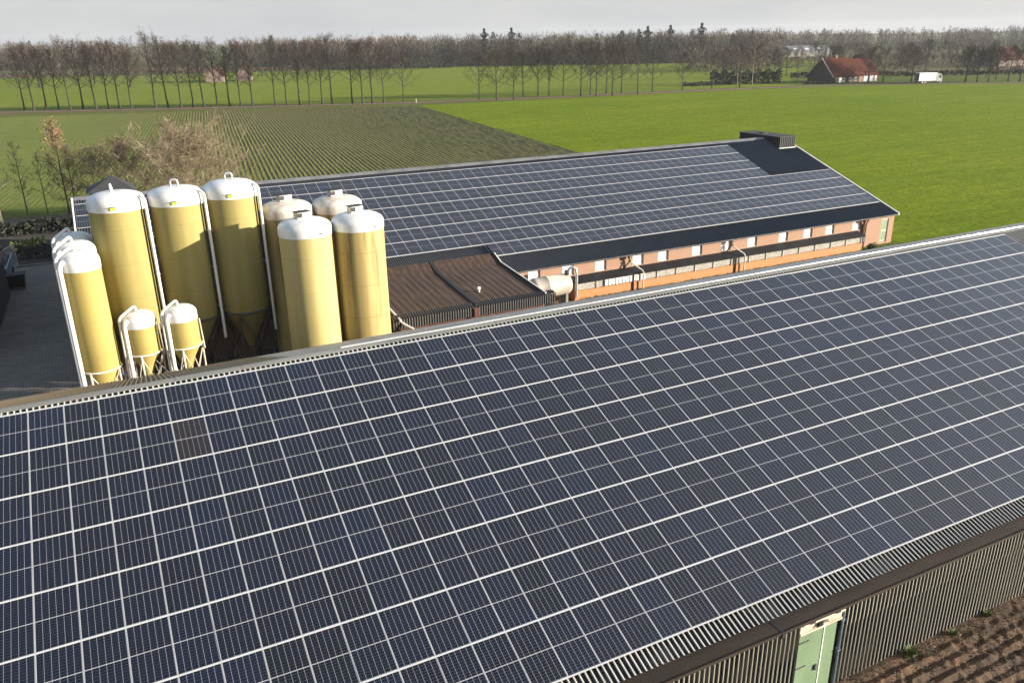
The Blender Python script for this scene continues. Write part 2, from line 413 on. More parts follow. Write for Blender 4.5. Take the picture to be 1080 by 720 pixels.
# thin winter stratus in front of the blue, faded out overhead to lower the fill light
tc = N(nt, 'ShaderNodeTexCoord'); mp = N(nt, 'ShaderNodeMapping'); mp.inputs['Scale'].default_value = (1.5, 1.5, 7)
L(nt, tc.outputs['Generated'], mp.inputs['Vector'])
nf = noise(nt, mp.outputs['Vector'], 1.6, 5, .55)
cloud = ramp(nt, nf, [(.32, (1.50, 1.64, 1.86)), (.66, (2.10, 2.15, 2.20))])
sz = N(nt, 'ShaderNodeSeparateXYZ'); L(nt, tc.outputs['Generated'], sz.inputs[0])
cover = ramp(nt, sz.outputs[2], [(0, (.90,) * 3), (.12, (.80,) * 3), (.38, (.34,) * 3), (.7, (.10,) * 3)])
mx = mix(nt, cover, sky.outputs['Color'], cloud)
L(nt, mx, bg.inputs['Color']); bg.inputs['Strength'].default_value = .12
sl = bpy.data.lights.new('sun', 'SUN'); sl.energy = 5.0; sl.angle = R(.53); sl.color = (1, .90, .76)
so = bpy.data.objects.new('sun', sl); col.objects.link(so)
so.rotation_euler = sdir.to_track_quat('Z', 'Y').to_euler(); so.location = (0, -80, 80)

CAM = Vector((3.599, -27.4277, 19.4454))
cd = bpy.data.cameras.new('camera'); cam = bpy.data.objects.new('camera', cd); col.objects.link(cam)
cd.sensor_width = 36; cd.lens = 28.26; cd.clip_start = .1; cd.clip_end = 12000
r_ = Vector((.89482889, -.44611369, -.01624264)); d_ = Vector((-.17144838, -.30984665, -.93520079)); f_ = Vector((.41217315, .83962946, -.3537452))
m4 = Matrix(((r_.x, -d_.x, -f_.x, CAM.x), (r_.y, -d_.y, -f_.y, CAM.y), (r_.z, -d_.z, -f_.z, CAM.z), (0, 0, 0, 1)))
cam.matrix_world = m4; scene.camera = cam
vs = scene.view_settings; vs.view_transform = 'Standard'; vs.look = 'None'; vs.exposure = 1.45; vs.gamma = 1
scene.render.resolution_x = 1024; scene.render.resolution_y = 682

# ------------------------------------------------------------------ ground and fields (structure)
def sheet(name, poly, z, m):
    mb = MB(); mb.add([(x, y, z) for x, y in poly], [tuple(range(len(poly)))])
    o = mb.build(name, m); structure(o)
    if mb.v and o.data.polygons[0].normal.z < 0: o.data.flip_normals()
    return o
sheet('ground', [(-4000, -2500), (5500, -2500), (5500, 6000), (-4000, 6000)], -.012, M['ground'])
ROAD = [(-60, 292), (-23.7, 277), (29.8, 254.5), (92.5, 231.5), (147, 221), (195, 217.5), (225, 215), (258, 207), (285, 197.5), (300, 186.5), (318.2, 171.6), (360, 135), (430, 80)]
def offset(line, d):
    out = []
    for i, p in enumerate(line):
        a = Vector(line[max(i - 1, 0)]); b = Vector(line[min(i + 1, len(line) - 1)])
        t = (b - a).normalized(); out.append((p[0] - t.y * d, p[1] + t.x * d))
    return out
def strip(name, line, d0, d1, z, m):
    a, b = offset(line, d0), offset(line, d1)
    mb = MB()
    for i in range(len(line) - 1):
        mb.add([(a[i][0], a[i][1], z), (a[i + 1][0], a[i + 1][1], z), (b[i + 1][0], b[i + 1][1], z), (b[i][0], b[i][1], z)], [(0, 1, 2, 3)])
    return structure(mb.build(name, m))
strip('leafy_verge', ROAD, -4.0, 4.5, .004, M['leaf_verge'])
strip('road', ROAD, -1.0, 2.4, .012, M['asphalt'])
# meadow right of the rowed field, out to the verge
mlow = offset(ROAD, -4.0)
sheet('meadow', [(70.5, 31), (93.4, 218)] + [p for p in mlow if p[0] > 95] + [(430, -60), (76, -60), (74, 16)], -.004, M['meadow'])
sheet('far_meadow', [(-220, 360), (-60, 300), (30, 262), (95, 238), (150, 228), (226, 222), (262, 216), (268, 240), (330, 300), (470, 410), (400, 455), (310, 495), (223, 552), (185, 570), (120, 560), (-60, 600), (-320, 640)], -.004, M['far_meadow'])
sheet('field_margin', [(-70, 268), (-23, 258), (28.4, 242), (92, 217.5), (93.2, 222), (92.5, 227), (29.8, 250.2), (-24, 272.6), (-62, 287)], -.003, M['margin'])
sheet('rough_land', [(-420, 650), (-60, 605), (120, 565), (190, 575), (226, 600), (170, 700), (90, 790), (-60, 810), (-420, 920)], -.006, M['rough_land'])
sheet('rough_land', [(300, 262), (500, 180), (760, 420), (830, 640), (600, 640), (470, 420)], -.006, M['rough_land'])
# rowed field: real ridges along the rows
def row_field():
    d = Vector((.115, .9934)); e = Vector((.9934, -.115))
    o = Vector((78.6, 97.0))                             # on the right-hand edge
    pitch, per = .75, 4
    nu = int(150 / pitch * per); ts = np.linspace(-48, 170, 110)
    us = np.arange(nu + 1) * pitch / per
    h = (np.cos(us / pitch * 2 * PI) + 1) / 2
    wob = np.cumsum(rng.normal(0, .012, len(ts))); wob -= np.linspace(wob[0], wob[-1], len(ts))
    mb = MB(); idx = -np.ones((len(ts), nu + 1), int); rib = []
    def yfar(x): return np.interp(x, [-70, -23, 28.4, 92.2, 120], [268, 258, 242, 217.5, 209])
    for j, t in enumerate(ts):
        for i, u in enumerate(us):
            p = o - e * (u + wob[j]) + d * t
            if p.y < 62 and p.x < 80 and p.y < 60 + .02 * p.x: continue
            if p.x < 20 and p.y < 90: continue
            if p.y > yfar(p.x) or p.x < -75: continue
            idx[j, i] = len(mb.v)
            amp = .02 + .055 * min(1, max(0, (p.x + 2) / 30)) + rng.uniform(-.03, .03)
            mb.v.append((p.x, p.y, .01 + h[i] * amp)); rib.append(h[i])
    for j in range(len(ts) - 1):
        for i in range(nu):
            q = (idx[j, i + 1], idx[j, i], idx[j + 1, i], idx[j + 1, i + 1])
            if min(q) >= 0: mb.f.append(q); mb.mi.append(0)
    mb.rib = rib
    o_ = structure(mb.build('rowed_field', M['rows']))
    return o_
row_field()
sheet('garden_ground', [(-60, 58.6), (1, 58.6), (20, 58.5), (20, 92), (-1, 92.5), (-60, 92)], .004, M['dark_soil'])
sheet('lawn_strip', [(-60, 86), (2, 85), (19, 86), (19, 91.5), (-60, 91.5)], .012, M['ground'])
sheet('paved_yard', [(-14, 12), (34, 12), (34, 26), (1, 26), (.5, 58.3), (-14, 59.8)], .004, M['pavers'])
kb = MB(); kb.obox((-14, 59.8, 0), (15, -1.55, 0), (.02, .14, 0), (0, 0, .12)); structure(kb.build('yard_kerb', M['concrete']))
sheet('dusty_path', [(34, 12), (80, 12), (80, 22.6), (34, 23.6)], .006, M['yard_gravel'])
sheet('mossy_strip', [(34.2, 23.62), (71.6, 22.62), (71.6, 24.3), (34.2, 24.36)], .008, M['moss'])

# ------------------------------------------------------------------ near barn
T = R(19.4957); cT, sT, tT = math.cos(T), math.sin(T), math.tan(T)
Z0 = 8.65
def P1(x, s, n=0.0):      # point on the panel plane of the near barn: s metres down the slope from the top panel edge, n above
    return Vector((x, -s * cT - n * sT, Z0 - s * sT + n * cT))
X0, X1 = -22.0, 78.0
barn = thing('near_barn', 'long barn in the foreground with a dark corrugated roof under solar panels', 'barn', (28, 0, 0))
apexY = .47; crest = .10
sl_len = (13.78 + apexY) / cT
zap = Z0 + tT * apexY - crest / cT                    # height of the crest line at the apex
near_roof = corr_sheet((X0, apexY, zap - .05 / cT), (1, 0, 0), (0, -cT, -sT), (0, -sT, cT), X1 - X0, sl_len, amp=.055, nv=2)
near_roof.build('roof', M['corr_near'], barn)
XS = 8.6
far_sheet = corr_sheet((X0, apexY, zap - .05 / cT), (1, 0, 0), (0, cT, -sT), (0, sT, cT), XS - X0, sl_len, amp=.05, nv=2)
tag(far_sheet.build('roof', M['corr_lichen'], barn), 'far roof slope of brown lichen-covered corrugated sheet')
mb = MB(); x = XS
while x < X1 - .01:
    x2 = min(x + 1.05, X1)
    for q in range(5):
        a, b_ = q * sl_len / 5, (q + 1) * sl_len / 5
        o_ = Vector((x, apexY + a * cT, zap - .06 / cT - a * sT + .004)); mb.obox(o_, (x2 - x - .012, 0, 0), (0, (b_ - a - .01) * cT, -(b_ - a - .01) * sT), (0, .02 * sT, .02 * cT))
    x = x2
tag(mb.build('roof', M['pale_sheet'], barn), 'far roof slope of pale smooth metal sheets')
# ridge cap
mb = MB()
def cap_prof(x):
    return [Vector((x, apexY - .19, zap - .19 * tT + .010)), Vector((x, apexY - .19, zap - .19 * tT + .036)), Vector((x, apexY - .10, zap + .0)), Vector((x, apexY, zap + .026)),
            Vector((x, apexY + .10, zap - .012)), Vector((x, apexY + .30, zap - .30 * tT + .03)), Vector((x, apexY + .30, zap - .30 * tT + .005)), Vector((x, apexY, zap - .01))]
seg = 1.1; x = X0
while x < X1 - .01:
    x2 = min(x + seg, X1); dz = rng.uniform(-.006, .006)
    pr_ = [p + Vector((0, 0, dz)) for p in cap_prof(x)]
    mb.prism(list(reversed(pr_)), (x2 - x - .004, 0, 0)); x = x2
mb.build('ridge_cap', M['ridge'], barn)
mb = MB(); x = 10.2
while x < 50.3:
    x2 = min(x + 2.0, 50.3); mb.prism([(x, apexY - .02, zap - .03), (x, apexY + .005, zap + .034), (x, apexY + .06, zap + .034), (x, apexY + .06, zap - .03)], (x2 - x - .012, 0, 0)); x = x2
mb.tube([(10.2, apexY + .015, zap + .04), (50.3, apexY + .015, zap + .04)], .028, 14)
tag(mb.build('ridge_strip', M['lip'], barn), 'bright white metal strip along the ridge')
# gutter on the near eave
zg = Z0 - 5.09
mb = MB()
gp = [(-13.64, .0), (-13.67, -.15), (-13.76, -.21), (-14.10, -.21), (-14.26, -.13), (-14.29, .0), (-14.26, .0), (-14.23, -.10), (-14.09, -.15), (-13.79, -.15), (-13.72, -.10), (-13.69, .0)]
x = X0
while x < X1 - .01:
    x2 = min(x + 4.0, X1); mb.prism([(x, a, zg + b) for a, b in gp], (x2 - x - .006, 0, 0)); x = x2
mb.build('gutter', M['brown_gutter'], barn)
mb = MB(); 
mb.box((X0, -14.235, zg - .095), (X1, -13.71, zg - .03)); 
tag(mb.build('gutter_debris', M['brown_gutter'], barn), 'brown rotted leaves filling the gutter')
for gx in (6.3, 18.5, 30.9, 43.1):
    mb = MB(); mb.box((gx - .07, -14.298, zg - .22), (gx + .07, -13.76, zg - .022)); mb.build('gutter_joint', M['black'], barn)
# walls
mb = MB()
wallY = -13.88
mb.box((X0 + .3, wallY + .10, 0), (X1 - .3, wallY + .25, 3.42))
mb.box((X0 + .3, 14.1, 0), (X1 - .3, 14.25, 3.5))
for gx in (X0 + .3, X1 - .45):
    mb.prism([(gx, wallY + .25, 0), (gx, 14.1, 0), (gx, 14.1, 3.5), (gx, apexY, zap - .2), (gx, wallY + .25, 3.45)], (.15, 0, 0))
tag(mb.build('wall', M['house_brick'], barn), 'brick inner wall and gable ends')
DX0, DX1 = 19.55, 21.08
for a, b_ in ((X0 + .3, DX0 - .04), (DX1 + .12, X1 - .3)):
    # two lapped courses of sheet, the upper one slightly proud
    ph0 = rng.uniform(0, 6)
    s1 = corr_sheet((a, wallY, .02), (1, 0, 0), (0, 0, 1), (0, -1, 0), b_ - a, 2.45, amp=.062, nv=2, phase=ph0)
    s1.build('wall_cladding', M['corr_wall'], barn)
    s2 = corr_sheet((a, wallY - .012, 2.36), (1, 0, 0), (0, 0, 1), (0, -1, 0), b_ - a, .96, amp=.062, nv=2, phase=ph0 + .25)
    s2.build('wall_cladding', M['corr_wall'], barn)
door = MB(); door.box((DX0, wallY - .06, .03), (DX0 + .98, wallY + .02, 2.86)); door.box((DX0 + 1.02, wallY - .06, .03), (DX1, wallY + .02, 2.86))
dobj = door.build('door', M['green_door'], barn)
mb = MB(); mb.box((DX0 + .981, wallY - .075, .03), (DX0 + 1.019, wallY, 2.86)); mb.build('cover_strip', M['white'], dobj)
for hz_ in (.5, 1.45, 2.4):
    mb = MB(); mb.box((DX0 + .02, wallY - .075, hz_), (DX0 + .4, wallY - .061, hz_ + .05)); mb.build('hinge', M['dark_steel'], dobj)
mb = MB(); mb.box((DX0 + .78, wallY - .11, 1.15), (DX0 + .86, wallY - .06, 1.35)); mb.build('handle', M['dark_steel'], dobj)
mb = MB(); mb.box((DX0 - .06, wallY - .11, 2.865), (DX1 + .10, wallY + .02, 3.14)); mb.box((DX0 - .06, wallY - .2, 3.142), (DX1 + .10, wallY + .02, 3.32)); mb.box((DX0 - .06, wallY - .15, 2.80), (DX1 + .1, wallY - .062, 2.862))
hd = mb.build('door_header', M['cream'], barn)
mb = MB(); mb.tube([(DX0 + .55, wallY - .16, 2.92), (DX0 + .75, wallY - .18, 3.04), (DX0 + 1.0, wallY - .16, 3.0)], .035, 6); mb.box((DX0 + .62, wallY - .19, 2.92), (DX0 + .78, wallY - .112, 3.06)); mb.box((DX1 - .3, wallY - .24, 3.2), (DX1 - .12, wallY - .2, 3.34)); mb.box((DX0 + .2, wallY - .24, 3.2), (DX0 + .38, wallY - .2, 3.34))
mb.build('hook', M['black'], hd)
mb = MB(); mb.tube([(DX1 + .17, wallY - .12, 3.0), (DX1 + .17, wallY - .12, .1)], .035, 8); mb.box((DX1 + .1, wallY - .15, 1.55), (DX1 + .24, wallY - .02, 1.6)); mb.box((DX1 + .1, wallY - .15, 2.7), (DX1 + .24, wallY - .02, 2.75))
mb.build('drain_pipe', M['bluesteel'], barn)
for cx in (23.2, 26.4, 29.6, 32.8, 36):
    mb = MB(); mb.box((cx, wallY - .13, 3.16), (cx + .2, wallY - .1, 3.23)); mb.build('sheet_clip', M['white'], barn)

# ------------------------------------------------------------------ solar panels on the near barn
W_, H_, FR, TH = .992, 1.726, .012, .035
pitchX, pitchS = 1.0, 1.7626
def panel_meshes(cells):
    me = bpy.data.meshes.new('solar_panel')
    x0, x1, y0, y1 = .011, W_ - .011, -(H_ - FR), -FR
    zt = -.004
    v = [(x0, y0, zt), (x1, y0, zt), (x1, y1, zt), (x0, y1, zt), (x0, y0, -TH), (x1, y0, -TH), (x1, y1, -TH), (x0, y1, -TH)]
    me.from_pydata(v, [], [(0, 1, 2, 3), (7, 6, 5, 4), (0, 4, 5, 1), (1, 5, 6, 2), (2, 6, 7, 3), (3, 7, 4, 0)])
    uv = me.uv_layers.new(name='UVMap')
    for li, lp in enumerate(me.loops):
        p = v[lp.vertex_index]; uv.data[li].uv = (p[0], -p[1])
    me.materials.append(cells); me.update(); return me
pm = panel_meshes(M['cells']); pmb = panel_meshes(M['cells_brown'])
fb = MB()
fb.box((0, -H_, -TH), (.011, 0, 0)); fb.box((W_ - .011, -H_, -TH), (W_, 0, 0)); fb.box((.011, -FR, -TH), (W_ - .011, 0, 0)); fb.box((.011, -H_, -TH), (W_ - .011, -H_ + FR, 0))
fobj = fb.build('frame', M['alu']); fme = fobj.data; bpy.data.objects.remove(fobj)
RANGE = [(-2, 47)] * 8
VIS = [(-1, 47), (-1, 47), (-1, 44), (-1, 42), (-1, 40), (-1, 37), (2, 35), (7, 32)]
slots = []
for j in range(8):
    for i in range(-6, 48):
        vis = VIS[j][0] <= i <= VIS[j][1]
        c = P1(i + .5, (j + .5) * pitchS); slots.append((not vis, (c - CAM).length, i, j))
slots.sort()
single = slots[:300]; rest = slots[300:]
LAB = 'dark blue solar panel with a silver frame on the roof of the near barn'
BROWN = {(4, 1): 'brownish solar panel among blue ones near the left end, second row below the ridge'}
def add_panel(i, j):
    lab = BROWN.get((i, j), LAB)
    o = bpy.data.objects.new('solar_panel', pmb if (i, j) in BROWN else pm); col.objects.link(o)
    p = P1(i + .004, j * pitchS + .0185, rng.normal(0, .002)); o.location = p
    o.rotation_euler = (T + rng.normal(0, .0016), rng.normal(0, .0016), 0)
    tag(o, lab, 'solar panel', 'solar panels on the near barn roof')
    f = bpy.data.objects.new('frame', fme); col.objects.link(f); f.parent = o
for _, _, i, j in single: add_panel(i, j)
# mounting rails between the rows
ORD = ['along the top edge of the panels, just below the near ridge', 'between the first and second panel rows below the near ridge', 'between the second and third panel rows below the near ridge',
       'between the third and fourth panel rows below the near ridge', 'between the fourth and fifth panel rows below the near ridge', 'between the fifth and sixth panel rows below the near ridge',
       'between the sixth and seventh panel rows below the near ridge', 'between the seventh and lowest panel rows of the near barn', 'along the bottom edge of the solar panels, above the near barn gutter']
for j in range(9):
    mb = MB(); a = P1(-6, j * pitchS - .0165, -.03)
    mb.obox(a, (54.0, 0, 0), (0, -.033 * cT, -.033 * sT), (0, -.042 * sT, .042 * cT))
    o = mb.build('mounting_rail', M['alu'], None, loc=P1(0, j * pitchS))
    tag(o, 'white metal rail ' + ORD[j], 'rail', 'mounting rails of the solar panels')

# ------------------------------------------------------------------ far barn
B = .33339749; cB, sB, tB = math.cos(B), math.sin(B), math.tan(B)
BX, BY, BZ = 28.971, 40.427, -.310 + Z0
def P2(x, s, n=0.0): return Vector((x, BY - s * cB - n * sB, BZ - s * sB + n * cB))
FX0, FX1 = .77, 71.25
fbarn = thing('far_barn', 'long salmon brick barn behind the silos with solar panels on its roof', 'barn', (36, 41, 0))
rY = 41.55; rZ = BZ + (rY - BY) * tB - .10 / cB
slen = (rY - 25.05) / cB
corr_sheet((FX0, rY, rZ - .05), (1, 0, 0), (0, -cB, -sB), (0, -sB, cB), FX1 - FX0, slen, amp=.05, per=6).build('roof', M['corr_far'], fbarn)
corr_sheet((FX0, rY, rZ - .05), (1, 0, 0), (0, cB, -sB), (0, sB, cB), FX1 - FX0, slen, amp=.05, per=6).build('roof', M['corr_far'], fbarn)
mb = MB()
for x in np.arange(FX0, FX1 - .1, 1.5):
    x2 = min(x + 1.496, FX1)
    mb.prism([(x, rY - .38, rZ - .38 * tB + .01), (x, rY, rZ + .02), (x, rY + .38, rZ - .38 * tB + .01), (x, rY + .38, rZ - .38 * tB + .04), (x, rY, rZ + .09), (x, rY - .38, rZ - .38 * tB + .04)], (x2 - x, 0, 0))
mb.build('ridge_cap', simple('slate_ridge', (.16, .16, .165), (.10, .10, .105), 1, .6), fbarn)
mb = MB()
for gx in (FX0 - .10, FX1 - .02):
    for sy in (-1, 1):
        mb = MB(); mb.prism([(gx, rY, rZ - .16), (gx, rY + sy * (slen * cB + .06), rZ - .16 - (slen * cB + .06) * tB), (gx, rY + sy * (slen * cB + .06), rZ + .07 - (slen * cB + .06) * tB), (gx, rY, rZ + .07)], (.12, 0, 0)); mb.build('verge_trim', M['white'], fbarn)
# front wall with real openings
WIN = [31.5, 34.51, 37.53, 41.14, 43.66, 47.18, 50.29, 53.26, 56.89, 59.87, 62.61, 66.07]
WY = 25.32; wt = .24
ops = [(x - .53, x + .53, 1.80, 2.74) for x in WIN] + [(69.45, 70.40, .16, 2.46)]
mb = MB(); cur = FX0 + .15; top = 2.93
for a, b_, z0, z1 in ops:
    mb.box((cur, WY, 0), (a, WY + wt, top)); mb.box((a, WY, 0), (b_, WY + wt, z0)); mb.box((a, WY, z1), (b_, WY + wt, top)); cur = b_
mb.box((cur, WY, 0), (FX1 - .12, WY + wt, top))
mb.box((FX0 + .15, 57.6, 0), (FX1 - .12, 57.84, 2.9))
for gx in (FX0 + .15, FX1 - .36):
    mb.prism([(gx, WY + wt, 0), (gx, 57.6, 0), (gx, 57.6, 2.9), (gx, rY, rZ - .12), (gx, WY + wt, 2.95)], (.24, 0, 0))
mb.build('wall', M['brick'], fbarn)
for x in WIN:
    mb = MB(); a, b_ = x - .53, x + .53; y0, y1 = WY + .09, WY + .16
    mb.box((a, y0, 1.80), (a + .07, y1, 2.74)); mb.box((b_ - .07, y0, 1.80), (b_, y1, 2.74)); mb.box((a + .07, y0, 1.80), (b_ - .07, y1, 1.87)); mb.box((a + .07, y0, 2.67), (b_ - .07, y1, 2.74)); mb.box((a + .07, y0, 2.27), (b_ - .07, y1, 2.30))
    wo = mb.build('window', M['white'], fbarn)
    mb = MB(); mb.box((a + .07, y0 + .025, 1.87), (b_ - .07, y0 + .05, 2.27)); mb.box((a + .07, y0 + .025, 2.30), (b_ - .07, y0 + .05, 2.67)); mb.build('pane', M['pane'], wo)
mb = MB(); mb.box((69.52, WY + .07, .16), (70.33, WY + .12, 2.40)); d2 = mb.build('door', M['green_door'], fbarn)
mb = MB(); mb.box((69.45, WY + .05, .16), (69.52, WY + .15, 2.46)); mb.box((70.33, WY + .05, .16), (70.40, WY + .15, 2.46)); mb.box((69.52, WY + .05, 2.40), (70.33, WY + .15, 2.46)); mb.build('frame', M['white'], d2)
mb = MB(); mb.box((69.60, WY + .06, 1.25), (70.25, WY + .068, 1.38)); mb.box((69.6, WY + .06, .28), (70.25, WY + .068, .36)); mb.build('rail', M['cream'], d2)
mb = MB(); mb.box((FX0, 24.98, 2.76), (FX1, 25.1, 2.86)); mb.build('gutter', M['dark_steel'], fbarn)
# lean-to air inlet along the wall: canopy, mesh front, brick base
IX0, IX1 = 34.6, 66.3
mb = MB(); x = IX0
while x < IX1 - .05:
    x2 = min(x + 1.9, IX1)
    mb.prism([(x, WY - .002, 1.66), (x, 24.28, 1.36), (x, 24.28, 1.42), (x, WY - .002, 1.74)], (x2 - x - .02, 0, 0)); x = x2
mb.build('inlet_canopy', M['canopy'], fbarn)
mb = MB(); 
for k in range(6): 
    z = .80 + k * .092
    mb.prism([(IX0, 24.44, z), (IX0, 24.50, z), (IX0, 24.46, z + .085), (IX0, 24.40, z + .06)], (IX1 - IX0 - .3, 0, 0))
mb.box((IX0, 24.52, .76), (IX1 - .3, 24.56, 1.36))
for x in np.arange(IX0, IX1, 1.95): mb.box((x, 24.36, .76), (x + .07, 24.52, 1.36))
mb.build('inlet_louvre', M['louvre'], fbarn)
mb = MB(); mb.box((37.3, 24.34, .84), (41.0, 24.39, 1.34))
for x in np.arange(37.35, 41.0, .33): mb.box((x, 24.30, .84), (x + .20, 24.336, 1.32))
mb.build('inlet_shutter', M['white'], fbarn)
mb = MB(); mb.box((IX0, 24.38, 0), (IX1 - .3, WY - .002, .755)); mb.build('inlet_base', M['brick_orange'], fbarn)
for px_, low in ((40.1, 24.1), (50.7, 24.1)):
    mb = MB(); mb.box((px_ - .12, 24.9, 2.55), (px_ + .12, 25.15, 2.78)); mb.tube([(px_, 25.05, 2.6), (px_, 25.12, 2.2), (px_ - .25, WY - .07, 1.9), (px_ - .25, WY - .07, 1.75)], .06, 8)
    mb.tube([(px_, 25.05, 2.4), (px_, 24.9, 2.35)], .06, 8)
    dp = mb.build('downpipe', M['dark_steel'], fbarn, True)
    mb = MB(); mb.tube([(px_ + .05, 25.0, 2.35), (px_ + .1, 24.9, 2.2), (px_ + .75, 24.2, 1.62), (px_ + .78, 24.15, 1.45), (px_ + .78, 24.15, 0)], .055, 8); tag(mb.build('downpipe', M['white_dirty'], fbarn, True), 'pale downpipe bending over the inlet canopy')
    mb = MB(); mb.tube([(px_ - .05, 24.33, 1.34), (px_ - .05, 24.33, 0)], .075, 8); mb.build('post', M['rust'], fbarn, True)
mb = MB(); mb.box((66.75, 24.95, 2.6), (67.05, 25.18, 2.8)); mb.tube([(66.9, 25.05, 2.65), (66.85, WY - .09, 2.3), (66.8, WY - .09, 0)], .075, 8); mb.tube([(67.3, 25.05, 2.75), (67.25, WY - .09, 2.3), (67.2, WY - .09, 0)], .06, 8); mb.build('downpipe', M['rust'], fbarn, True)
mb = MB(); mb.box((66.3, 24.55, .75), (66.55, 25.3, .95)); mb.box((66.0, 24.35, .95), (66.32, 24.7, 1.3)); mb.build('inlet_bracket', M['dark_steel'], fbarn)
# black vent box across the ridge
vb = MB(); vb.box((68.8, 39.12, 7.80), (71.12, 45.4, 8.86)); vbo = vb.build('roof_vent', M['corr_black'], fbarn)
mb = MB(); mb.box((68.74, 39.0, 8.862), (71.18, 45.5, 8.92)); mb.box((69.7, 42.6, 8.922), (70.4, 43.3, 9.0)); mb.build('cover', M['black'], vbo)
mb = MB()
for x in np.arange(68.85, 71.1, .26): mb.box((x, 39.06, 7.84), (x + .09, 39.118, 8.85))
for y in np.arange(39.3, 45.3, .4): mb.box((68.75, y, 7.9), (68.798, y + .08, 8.85))
mb.build('slat', M['corr_far'], vbo)
mb = MB(); mb.box((68.75, 38.98, 7.68), (71.16, 39.115, 7.775)); mb.build('sill', M['white'], vbo)

# solar array: what is left of the near barn's panels and the whole far roof, one object
def solar_array():
    vsx, fs, mi, uvs, tone = [], [], [], [], []
    def panel(PF, x, s, w, h):
        t = rng.uniform(0, .96)
        n = .0
        a, b_, c_, d__ = PF(x, s + h, n), PF(x + w, s + h, n), PF(x + w, s, n), PF(x, s, n)
        q = .018
        o = len(vsx)
        vsx.extend([a, b_, c_, d__]); vsx.extend([PF(x + .011, s + h - q, n + .002), PF(x + w - .011, s + h - q, n + .002), PF(x + w - .011, s + q, n + .002), PF(x + .011, s + q, n + .002)])
        vsx.extend([PF(x, s + h, n - .04), PF(x + w, s + h, n - .04), PF(x + w, s, n - .04), PF(x, s, n - .04)])
        fs.append((o + 4, o + 5, o + 6, o + 7)); mi.append(0); uvs.append([(q, h - q), (w - q, h - q), (w - q, q), (q, q)]); tone.append(t)
        for k in range(4):
            k2 = (k + 1) % 4
            fs.append((o + k, o + k2, o + 4 + k2, o + 4 + k)); mi.append(1); uvs.append([(0, 0)] * 4); tone.append(0)
            fs.append((o + 8 + k, o + 8 + k2, o + k2, o + k)); mi.append(1); uvs.append([(0, 0)] * 4); tone.append(0)
    def bar(PF, x0, x1, s0, s1):
        o = len(vsx)
        for n in (-.04, .012):
            vsx.extend([PF(x0, s1, n), PF(x1, s1, n), PF(x1, s0, n), PF(x0, s0, n)])
        for f in ((0, 3, 2, 1), (4, 5, 6, 7), (0, 1, 5, 4), (1, 2, 6, 5), (2, 3, 7, 6), (3, 0, 4, 7)):
            fs.append(tuple(o + k for k in f)); mi.append(1); uvs.append([(0, 0)] * 4); tone.append(0)
    for _, _, i, j in rest: panel(P1, i + .004, j * pitchS + .0185, W_, H_)
    for j in range(8):
        lo, hi = (-28 if j < 2 else -24), (34 if j < 4 else 42)
        if j == 7: lo = 0
        for i in range(lo, hi): panel(P2, BX + i - .1, j * 1.76 + .024, .988, 1.712)
        bar(P2, BX + lo - .1, BX + hi - .1, j * 1.76 - .022, j * 1.76 + .022)
        if j == 3: bar(P2, BX + 34 - .1, BX + 42 - .1, 4 * 1.76 - .028, 4 * 1.76 + .028)
    bar(P2, BX - .1, BX + 42 - .1, 8 * 1.76 - .028, 8 * 1.76 + .04)
    bar(P2, BX - 24.1, BX - .1, 7 * 1.76 - .028, 7 * 1.76 + .03)
    me = bpy.data.meshes.new('solar_array'); me.from_pydata([tuple(p) for p in vsx], [], fs)
    me.materials.append(M['cells_far']); me.materials.append(M['alu']); me.polygons.foreach_set('material_index', mi)
    uv = me.uv_layers.new(name='UVMap'); uv.data.foreach_set('uv', [c for q in uvs for p in q for c in p])
    at = me.attributes.new('panel_tone', 'FLOAT', 'FACE'); at.data.foreach_set('value', tone)
    me.update(); o = bpy.data.objects.new('solar_array', me); col.objects.link(o)
    tag(o, 'rows of grey-blue solar panels covering the roof of the far barn', 'solar panels', None, 'stuff')
solar_array()

# ------------------------------------------------------------------ low annex between the barns
ax = thing('low_annex', 'low shed with a brown mossy roof and black corrugated fascia between the two barns', 'shed', (24.5, 23, 0))
AX0, AX1 = 18.5, 29.0
def az(y): return np.interp(y, [18.9, 26.0, 27.3, 28.75], [2.88, 3.40, 3.90, 4.46])
def roof_piece(x0, x1, name):
    mb = MB(); ys = [18.95, 20, 21.5, 23, 24.5, 25.4, 26, 26.4, 26.8, 27.35]; n = int((x1 - x0) / .11)
    for y in ys:
        for k in range(n + 1):
            xx = x0 + (x1 - x0) * k / n
            mb.v.append((xx, y, az(y) + .012 * math.cos(xx / .5 * 2 * PI) + rng.normal(0, .006)))
    for j in range(len(ys) - 1):
        for k in range(n):
            a = j * (n + 1) + k; mb.f.append((a, a + 1, a + n + 2, a + n + 1)); mb.mi.append(0)
    return mb.build(name, M['annex'], ax, True)
roof_piece(AX0, 23.75, 'roof'); roof_piece(24.05, AX1 - .1, 'roof')
mb = MB(); mb.prism([(23.72, 18.92, az(18.92) - .04), (23.72, 26.0, az(26) - .04), (23.72, 27.4, az(27.3) - .04), (23.72, 27.4, az(27.3) + .08), (23.72, 26.0, az(26) + .08), (23.72, 18.92, az(18.92) + .08)], (.30, 0, 0)); mb.build('roof_seam', M['black'], ax)
